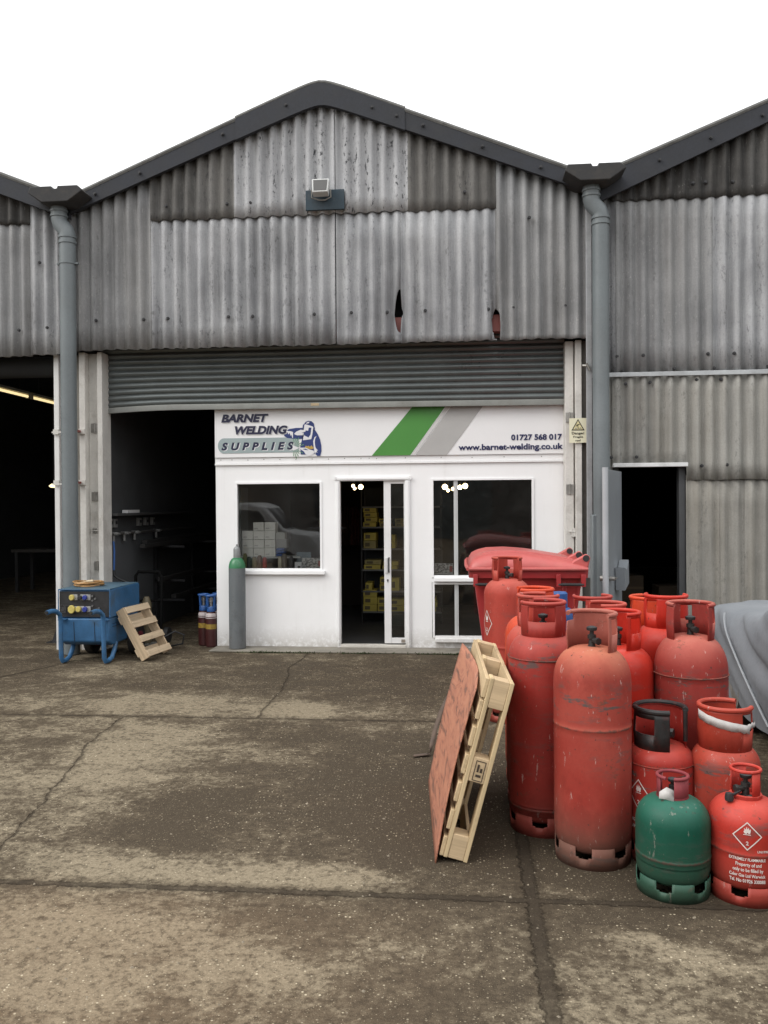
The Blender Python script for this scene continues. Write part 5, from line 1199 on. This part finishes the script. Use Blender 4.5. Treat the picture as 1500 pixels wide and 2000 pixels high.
MB().add([(.058,-.0012,.40),(.108,-.0012,.40),(.108,-.0012,.50),(.058,-.0012,.50),(.062,-.0012,.404),(.104,-.0012,.404),(.104,-.0012,.496),(.062,-.0012,.496)],[(0,1,5,4),(1,2,6,5),(2,3,7,6),(3,0,4,7)]).add([(.070,-.0012,.42),(.096,-.0012,.42),(.096,-.0012,.432),(.070,-.0012,.432),(.070,-.0012,.444),(.080,-.0012,.444),(.080,-.0012,.482),(.070,-.0012,.482),(.086,-.0012,.444),(.097,-.0012,.444),(.097,-.0012,.465),(.086,-.0012,.465)],[(0,1,2,3),(4,5,6,7),(8,9,10,11)]).build('stamp',plain('burnt_stamp',(.035,.022,.014),.8,.3,30),pal,smooth=0)
PLY=N('red_faced_plywood'); v=PLY.coord(False)
g1=PLY.noise(PLY.scale(v,(1,1.6,7)),2.2,5,.62,1.2); g2=PLY.noise(v,11,5,.65); g3=PLY.noise(PLY.scale(v,(3,4,30)),3,4,.6)
c1=PLY.mix(PLY.rng(g1,.38,.62),(.42,.185,.115),(.30,.115,.075)); c1=PLY.mix(PLY.rng(g1,.54,.62,0,.8),c1,(.13,.075,.055)); c1=PLY.mix(PLY.rng(g3,.45,.7,0,.3),c1,(.50,.26,.175)); c1=PLY.mix(PLY.rng(g2,.58,.74,0,.45),c1,(.20,.10,.07))
PLY.bump(g2,.1,.003); PLY.fin(c1,.6,0,.3)
sh=empty('plywood_sheet',(-.16,-5.97,0),'thin reddish plywood sheet leaning on the pallet','plywood sheet')
def P3(u,v):  # u depth 0..1 near->far, v up 0..1
    nb=(-.140,-5.975,.0); fb=(-.222,-4.79,.0); nt=(.082,-5.92,.862); ft=(-.004,-4.74,.868)
    p=[lerp(lerp(a,b,u),lerp(c,d_,u),v) for a,b,c,d_ in zip(nb,fb,nt,ft)]
    p[0]+=.028*4*u*(1-u)*v - .022*math.sin(PI*v)*(1-.4*u) - .02*v*v*max(0,1-u*3)
    p[2]+= -.02*v*max(0,1-u*4)
    return tuple(p)
nu,nv=16,16; vs=[P3(i/nu,j/nv) for i in range(nu+1) for j in range(nv+1)]; fs=[(i*(nv+1)+j,i*(nv+1)+j+1,(i+1)*(nv+1)+j+1,(i+1)*(nv+1)+j) for i in range(nu) for j in range(nv)]
m=MB(); m.add(vs,fs); m.build('sheet',PLY.m,sh,world=True,smooth=40,solid=.006)
# bent rusty strip on the ground
RUST=plain('rusty_strip',(.085,.058,.042),.8,.35,14)
st=empty('bent_metal_strip',(-.2,-4,.0),'bent rusty metal strip lying behind the plywood sheet','scrap metal')
m=MB(); vs=[];pth=[(-.345,-4.300,.012),(-.262,-4.272,.014),(-.232,-4.262,.02),(-.225,-4.19,.055),(-.205,-4.05,.12),(-.165,-3.85,.21),(-.115,-3.62,.27)]
for i,p in enumerate(pth):
    w=(.0,.018,0) if i<3 else (.016,.0,.006)
    vs+=[(p[0]-w[0],p[1]-w[1],p[2]),(p[0]+w[0],p[1]+w[1],p[2]+w[2])]
m.add(vs,[(2*i,2*i+1,2*i+3,2*i+2) for i in range(len(pth)-1)]); m.build('strip',RUST,st,world=True,solid=.008)

# ------------------------------------------------------------------ blue welding generator on a barrow frame
GB=plain('blue_generator_paint',(.036,.122,.255),.5,.3,4,dirt=.75,dirtc=(.055,.075,.085)); GBD=plain('grubby_blue_lid',(.05,.10,.14),.55,.35,5,dirt=.7,dirtc=(.10,.10,.09))
gx0,gx1=-4.505,-3.91; gy0,gy1=-1.12,-.28
gen=empty('welding_generator',(-4.23,-.7,0),'blue welding generator on a wheeled barrow frame with yellow and blue sockets','generator')
m=MB(); m.prism_x([(gy0,.50),(gy0+.02,.235),(gy0+.10,.19),(gy1-.24,.19),(gy1-.03,.34),(gy1,.50)],gx0+.012,gx1-.012); m.build('tub',GB,gen,world=True,bevel=.018)
m=MB(); m.prism_x([(gy0+.012,.505),(gy1+.01,.505),(gy1+.01,.80),(gy1-.02,.825),(gy0+.10,.820),(gy0+.012,.812)],gx0,gx1); hood=m.build('hood',GB,gen,world=True,bevel=.010)
MB().box(gx0+.004,gx1-.004,gy0-.012,gy1,.8255,.8285).build('top_sheet',GBD,hood,world=True)
m=MB(); m.box(gx0+.010,gx1-.012,gy0+.002,gy0+.0115,.515,.800); pan=m.build('control_panel',plain('black_control_panel',(.017,.017,.018),.5,.3,14,dirt=.2,dirtc=(.06,.06,.06)),gen,world=True)
m=MB(); m.tube([(gx0,gy0-.005,.51),(gx0,gy0-.005,.82),(gx1,gy0-.005,.82),(gx1,gy0-.005,.51)],.007,8); m.build('hood_edge',GB,hood,world=True)
YS=plain('yellow_socket_plastic',(.50,.41,.11),.5,.15,20); BS=plain('blue_socket_plastic',(.020,.035,.22),.4,.1,9); SP=plain('socket_plate',(.30,.30,.29),.5,.25,30)
def sock(x,z,mat,r,hexa=True):
    p=MB().box(x-.006,x+.058,gy0-.006,gy0+.003,z-.032,z+.032).build('socket_plate',SP,pan,world=True,bevel=.003)
    m=MB(); n=8; pts=[(x+r*math.cos(2*PI*(k+.5)/n),z+r*1.15*math.sin(2*PI*(k+.5)/n)) for k in range(n)]
    m.prism_y(pts,gy0-.040,gy0-.006); m.build('socket_cap',mat,pan,world=True,bevel=.006)
xs_=lambda px:(px-157)/562*.595+gx0
sock(xs_(312),.735,YS,.030); sock(xs_(310),.603,YS,.042); sock(xs_(385),.605,YS,.030); sock(xs_(455),.735,BS,.026); sock(xs_(455),.603,BS,.028); sock(xs_(402),.735,BLACK,.022)
m=MB(); m.box(xs_(180),xs_(240),gy0-.004,gy0+.002,.560,.640); m.box(xs_(180),xs_(268),gy0-.006,gy0+.002,.642,.650); m.build('meter',plain('dark_meter',(.04,.04,.042),.3,.4,40),pan,world=True)
for k,(px_,zz) in enumerate(((530,.75),(530,.70),(560,.72),(530,.64),(530,.58),(575,.60),(600,.615))):
    m=MB(); m.cyl_y(xs_(px_),zz,gy0-.012,gy0+.002,.011,12); m.build('knob',plain('grey_knob',(.10,.10,.10),.5,.2,20),pan,world=True)
# seams
m=MB()
for px_ in (320,545): m.box(xs_(px_)-.002,xs_(px_)+.002,gy0-.0015,gy0+.02,.24,.46)
m.map(lambda x,y,z:(x,y+.02*(1-(z-.235)/.265)*.9-.002,z)); m.build('panel_seam',BLACKMETAL,gen,world=True)
m=MB()
for k in range(3):
    for z in (.395,.425): m.box(gx1-.014,gx1-.006,gy0+.09+k*.08,gy0+.145+k*.08,z,z+.010)
m.build('side_louvre',plain('dark_blue_louvre',(.015,.05,.11),.5,.1,9),gen,world=True)
for x in (gx0+.055,gx1-.045):
    m=MB(); pts=[(x-.02,gy0-.33,.605),(x-.012,gy0-.25,.612),(x,gy0-.17,.600),(x+.004,gy0-.095,.555),(x+.004,gy0-.075,.48),(x+.004,gy0-.075,.20),(x+.006,gy0-.07,.07),(x+.010,gy0-.045,.030),(x+.014,gy0+.02,.026),(x+.018,gy0+.10,.05),(x+.02,gy0+.17,.13),(x+.02,gy0+.21,.21)]
    m.tube(pts,.025,12); fr=m.build('frame_tube',GB,gen,world=True)
    m=MB(); m.tube([(x-.0205,gy0-.331,.605),(x-.022,gy0-.345,.604)],.019,12); m.build('tube_mouth',BLACK,fr,world=True)
    m=MB(); m.box(x-.03,x+.045,gy0-.075,gy0+.02,.485,.497); m.build('frame_lug',GB,fr,world=True)
for x in (gx0+.10,gx1+.04):
    m=MB(); m.cyl_x(x-.05,x+.05,gy1-.20,.175,.175,30); w=m.build('tyre',BLACK,gen,world=True,bevel=.02)
    m=MB(); m.cyl_x(x-.054,x+.054,gy1-.20,.175,.095,20); m.build('wheel_rim',plain('dull_red_rim',(.16,.02,.035),.5,.2,9),w,world=True)
m=MB(); m.cyl_x(gx0+.06,gx1+.10,gy1-.20,.175,.018,10); m.build('axle',STEEL,gen,world=True)
coil=empty('cable_coil',(-4.31,-.80,.829),'coil of orange brown cable lying on the blue generator','cable')
m=MB(); rnd=random.Random(5); pts=[]
for k in range(7*24):
    a=2*PI*k/24; r=.130+.018*math.sin(k*.37)+.012*math.sin(a*3+k*.01); pts.append((r*1.15*math.cos(a),r*.95*math.sin(a),.009+.007*(k/24)+.006*math.sin(a*2+k*.05)))
m.tube(pts,.0075,8); m.build('cable',plain('orange_brown_cable',(.34,.185,.065),.5,.2,20),coil)
m=MB(); m.tube([(.03,-.10,.062),(.10,-.08,.066)],[.015,.018],10); m.tube([(-.03,-.13,.050),(.03,-.10,.062)],.007,8); m.build('plug',plain('cream_plug',(.50,.40,.26),.5,.1,20),coil)
# small pallet piece leaning on it
sp=empty('small_pallet',(-3.60,-1.0,0),'small weathered pallet piece leaning against the blue generator','pallet',rot=(0,R(-30),R(-8)))
W2=wood('weathered_pine_upright',(.52,.40,.265),(.14,.10,.075),2,.45); W3=wood('weathered_pine_length',(.56,.44,.30),(.14,.10,.075),1,.45)
sl_,sd,sth=.635,.52,.105
for y0 in (0,sd-.028): MB().box(0,sth,y0,y0+.028,0,sl_).build('side_rail',W2,sp,bevel=.003)
for k in range(4): z0=.005+k*(sl_-.088)/3; MB().box(sth+.0005,sth+.018,.0+.006*(k%2),sd,z0,z0+.078).build('slat',W3,sp,bevel=.003)
for k in range(2): z0=.06+k*(sl_-.22); MB().box(-.018,-.0005,.0,sd,z0,z0+.09).build('slat',W3,sp,bevel=.003)

# ------------------------------------------------------------------ weeds along the kerb, loose stones
WEED=plain('moss_and_weeds',(.045,.062,.022),.9,.5,30)
m=MB(); rnd=random.Random(11)
for i in range(420):
    x=rnd.choice([rnd.uniform(-2.75,-.2),rnd.gauss(-1.95,.12),rnd.gauss(-.25,.15),rnd.gauss(-2.35,.15),rnd.gauss(-1.2,.1),rnd.gauss(-.05,.06)]); y=-.385+rnd.gauss(0,.012); h=rnd.uniform(.008,.034)*(1.2 if rnd.random()<.2 else .8); a=rnd.uniform(0,PI); w=rnd.uniform(.005,.014)
    dx,dy=w*math.cos(a),w*math.sin(a); lx,ly=rnd.gauss(0,.012),rnd.gauss(-.006,.01)
    m.add([(x-dx,y-dy,.002),(x+dx,y+dy,.002),(x+lx+dx*.5,y+ly+dy*.5,h*.8),(x+lx,y+ly,h)],[(0,1,2,3)])
tag(m.build('weeds',WEED,smooth=0),'low moss and weeds in the joint along the kerb','weeds',kind='stuff')
m=MB()
for i in range(900):
    d_=rnd.uniform(0,1)**.7; y=-7.6+d_*7; x=rnd.uniform(-4,2)*(.5+.5*d_)
    r=rnd.uniform(.003,.008)*(1.6 if rnd.random()<.06 else 1); a=rnd.uniform(0,PI)
    pts=[]
    for (px_,py_,pz_) in ((1,0,0),(0,1,0),(-1,0,0),(0,-1,0)): pts.append((x+r*(px_*math.cos(a)-py_*math.sin(a))*rnd.uniform(.7,1.3),y+r*(px_*math.sin(a)+py_*math.cos(a))*rnd.uniform(.7,1.3),.0))
    pts.append((x+rnd.gauss(0,r*.2),y+rnd.gauss(0,r*.2),r*.8))
    m.add(pts,[(0,1,4),(1,2,4),(2,3,4),(3,0,4)])
tag(m.build('loose_stones',plain('mixed_grit',(.20,.17,.125),.9,.7,40),smooth=0),'loose grit and tiny stones scattered on the concrete','grit',kind='stuff')

# ------------------------------------------------------------------ what the windows mirror: a parked van and the building across the yard
van=empty('parked_van',(-6.3,-10.6,0),'small white van parked left of the viewpoint, mirrored in the left shop window','van')
VW=plain('white_van_paint',(.62,.63,.64),.3,.04,2); VG=plain('dark_van_glass',(.02,.024,.028),.1,.1,3,bump=0)
prof=[(-8.3,.30),(-8.32,1.0),(-8.2,1.72),(-8.0,1.80),(-5.3,1.80),(-4.95,1.70),(-4.45,1.12),(-3.75,.98),(-3.6,.75),(-3.6,.32)]
m=MB(); m.prism_y(prof,-11.9,-10.2); m.build('body',VW,van,world=True,bevel=.05)
for y in (-10.197,-11.903):
    m=MB(); m.prism_y([(-6.0,1.15),(-4.72,1.15),(-5.05,1.60),(-6.0,1.64)],y-.002,y+.002); m.build('side_window',VG,van,world=True)
m=MB(); m.add([(-4.93,-11.75,1.66),(-4.93,-10.35,1.66),(-4.44,-10.3,1.15),(-4.44,-11.8,1.15)],[(0,1,2,3)]); m.build('windscreen',VG,van,world=True,solid=.02)
for x in (-7.5,-4.4):
    for y in (-10.3,-11.8): m=MB(); m.cyl_y(x,.31,y-.11,y+.11,.31,26); w=m.build('wheel',BLACK,van,world=True); m=MB(); m.cyl_y(x,.31,y-.115,y+.115,.19,18); m.build('rim',STEEL,w,world=True)
for y in (-10.12,-11.98): m=MB(); m.box(-5.05,-4.90,y-.08,y+.08,1.10,1.30); m.build('wing_mirror',BLACK,van,world=True,bevel=.03)
ob=empty('brick_workshop',(0,-34,0),'low dark brick workshop across the yard behind the viewpoint','workshop')
BW=N('dark_brick'); v=BW.coord(False); br=BW.n.new('ShaderNodeTexBrick'); BW.l.new(BW.scale(v,(1,1,1)),br.inputs[0]); br.inputs['Scale'].default_value=4; br.inputs[1].default_value=(.10,.05,.035,1); br.inputs[2].default_value=(.07,.04,.03,1); br.inputs[3].default_value=(.12,.11,.10,1); BW.fin(br.outputs[0],.9)
MB().box(-26,26,-44,-34,0,4.2).build('wall',BW.m,ob,world=True); m=MB(); m.prism_x([(-44.4,4.2),(-33.6,4.2),(-39,6.2)],-26.3,26.3); m.build('roof',DARKROOF,ob,world=True)
for x in (-16,-8,4,14): 
    w=MB().box(x,x+3,-34.0,-33.94,1.0,2.6).build('window',VG,ob,world=True); MB().box(x-.1,x+3.1,-33.95,-33.85,.9,1.0).build('sill',CONC,w,world=True)
w=MB().box(-2,1.6,-34,-33.93,0,3.2).build('door',SHUT,ob,world=True); MB().box(-.1,.1,-33.93,-33.9,.2,.26).build('handle',STEEL,w,world=True)
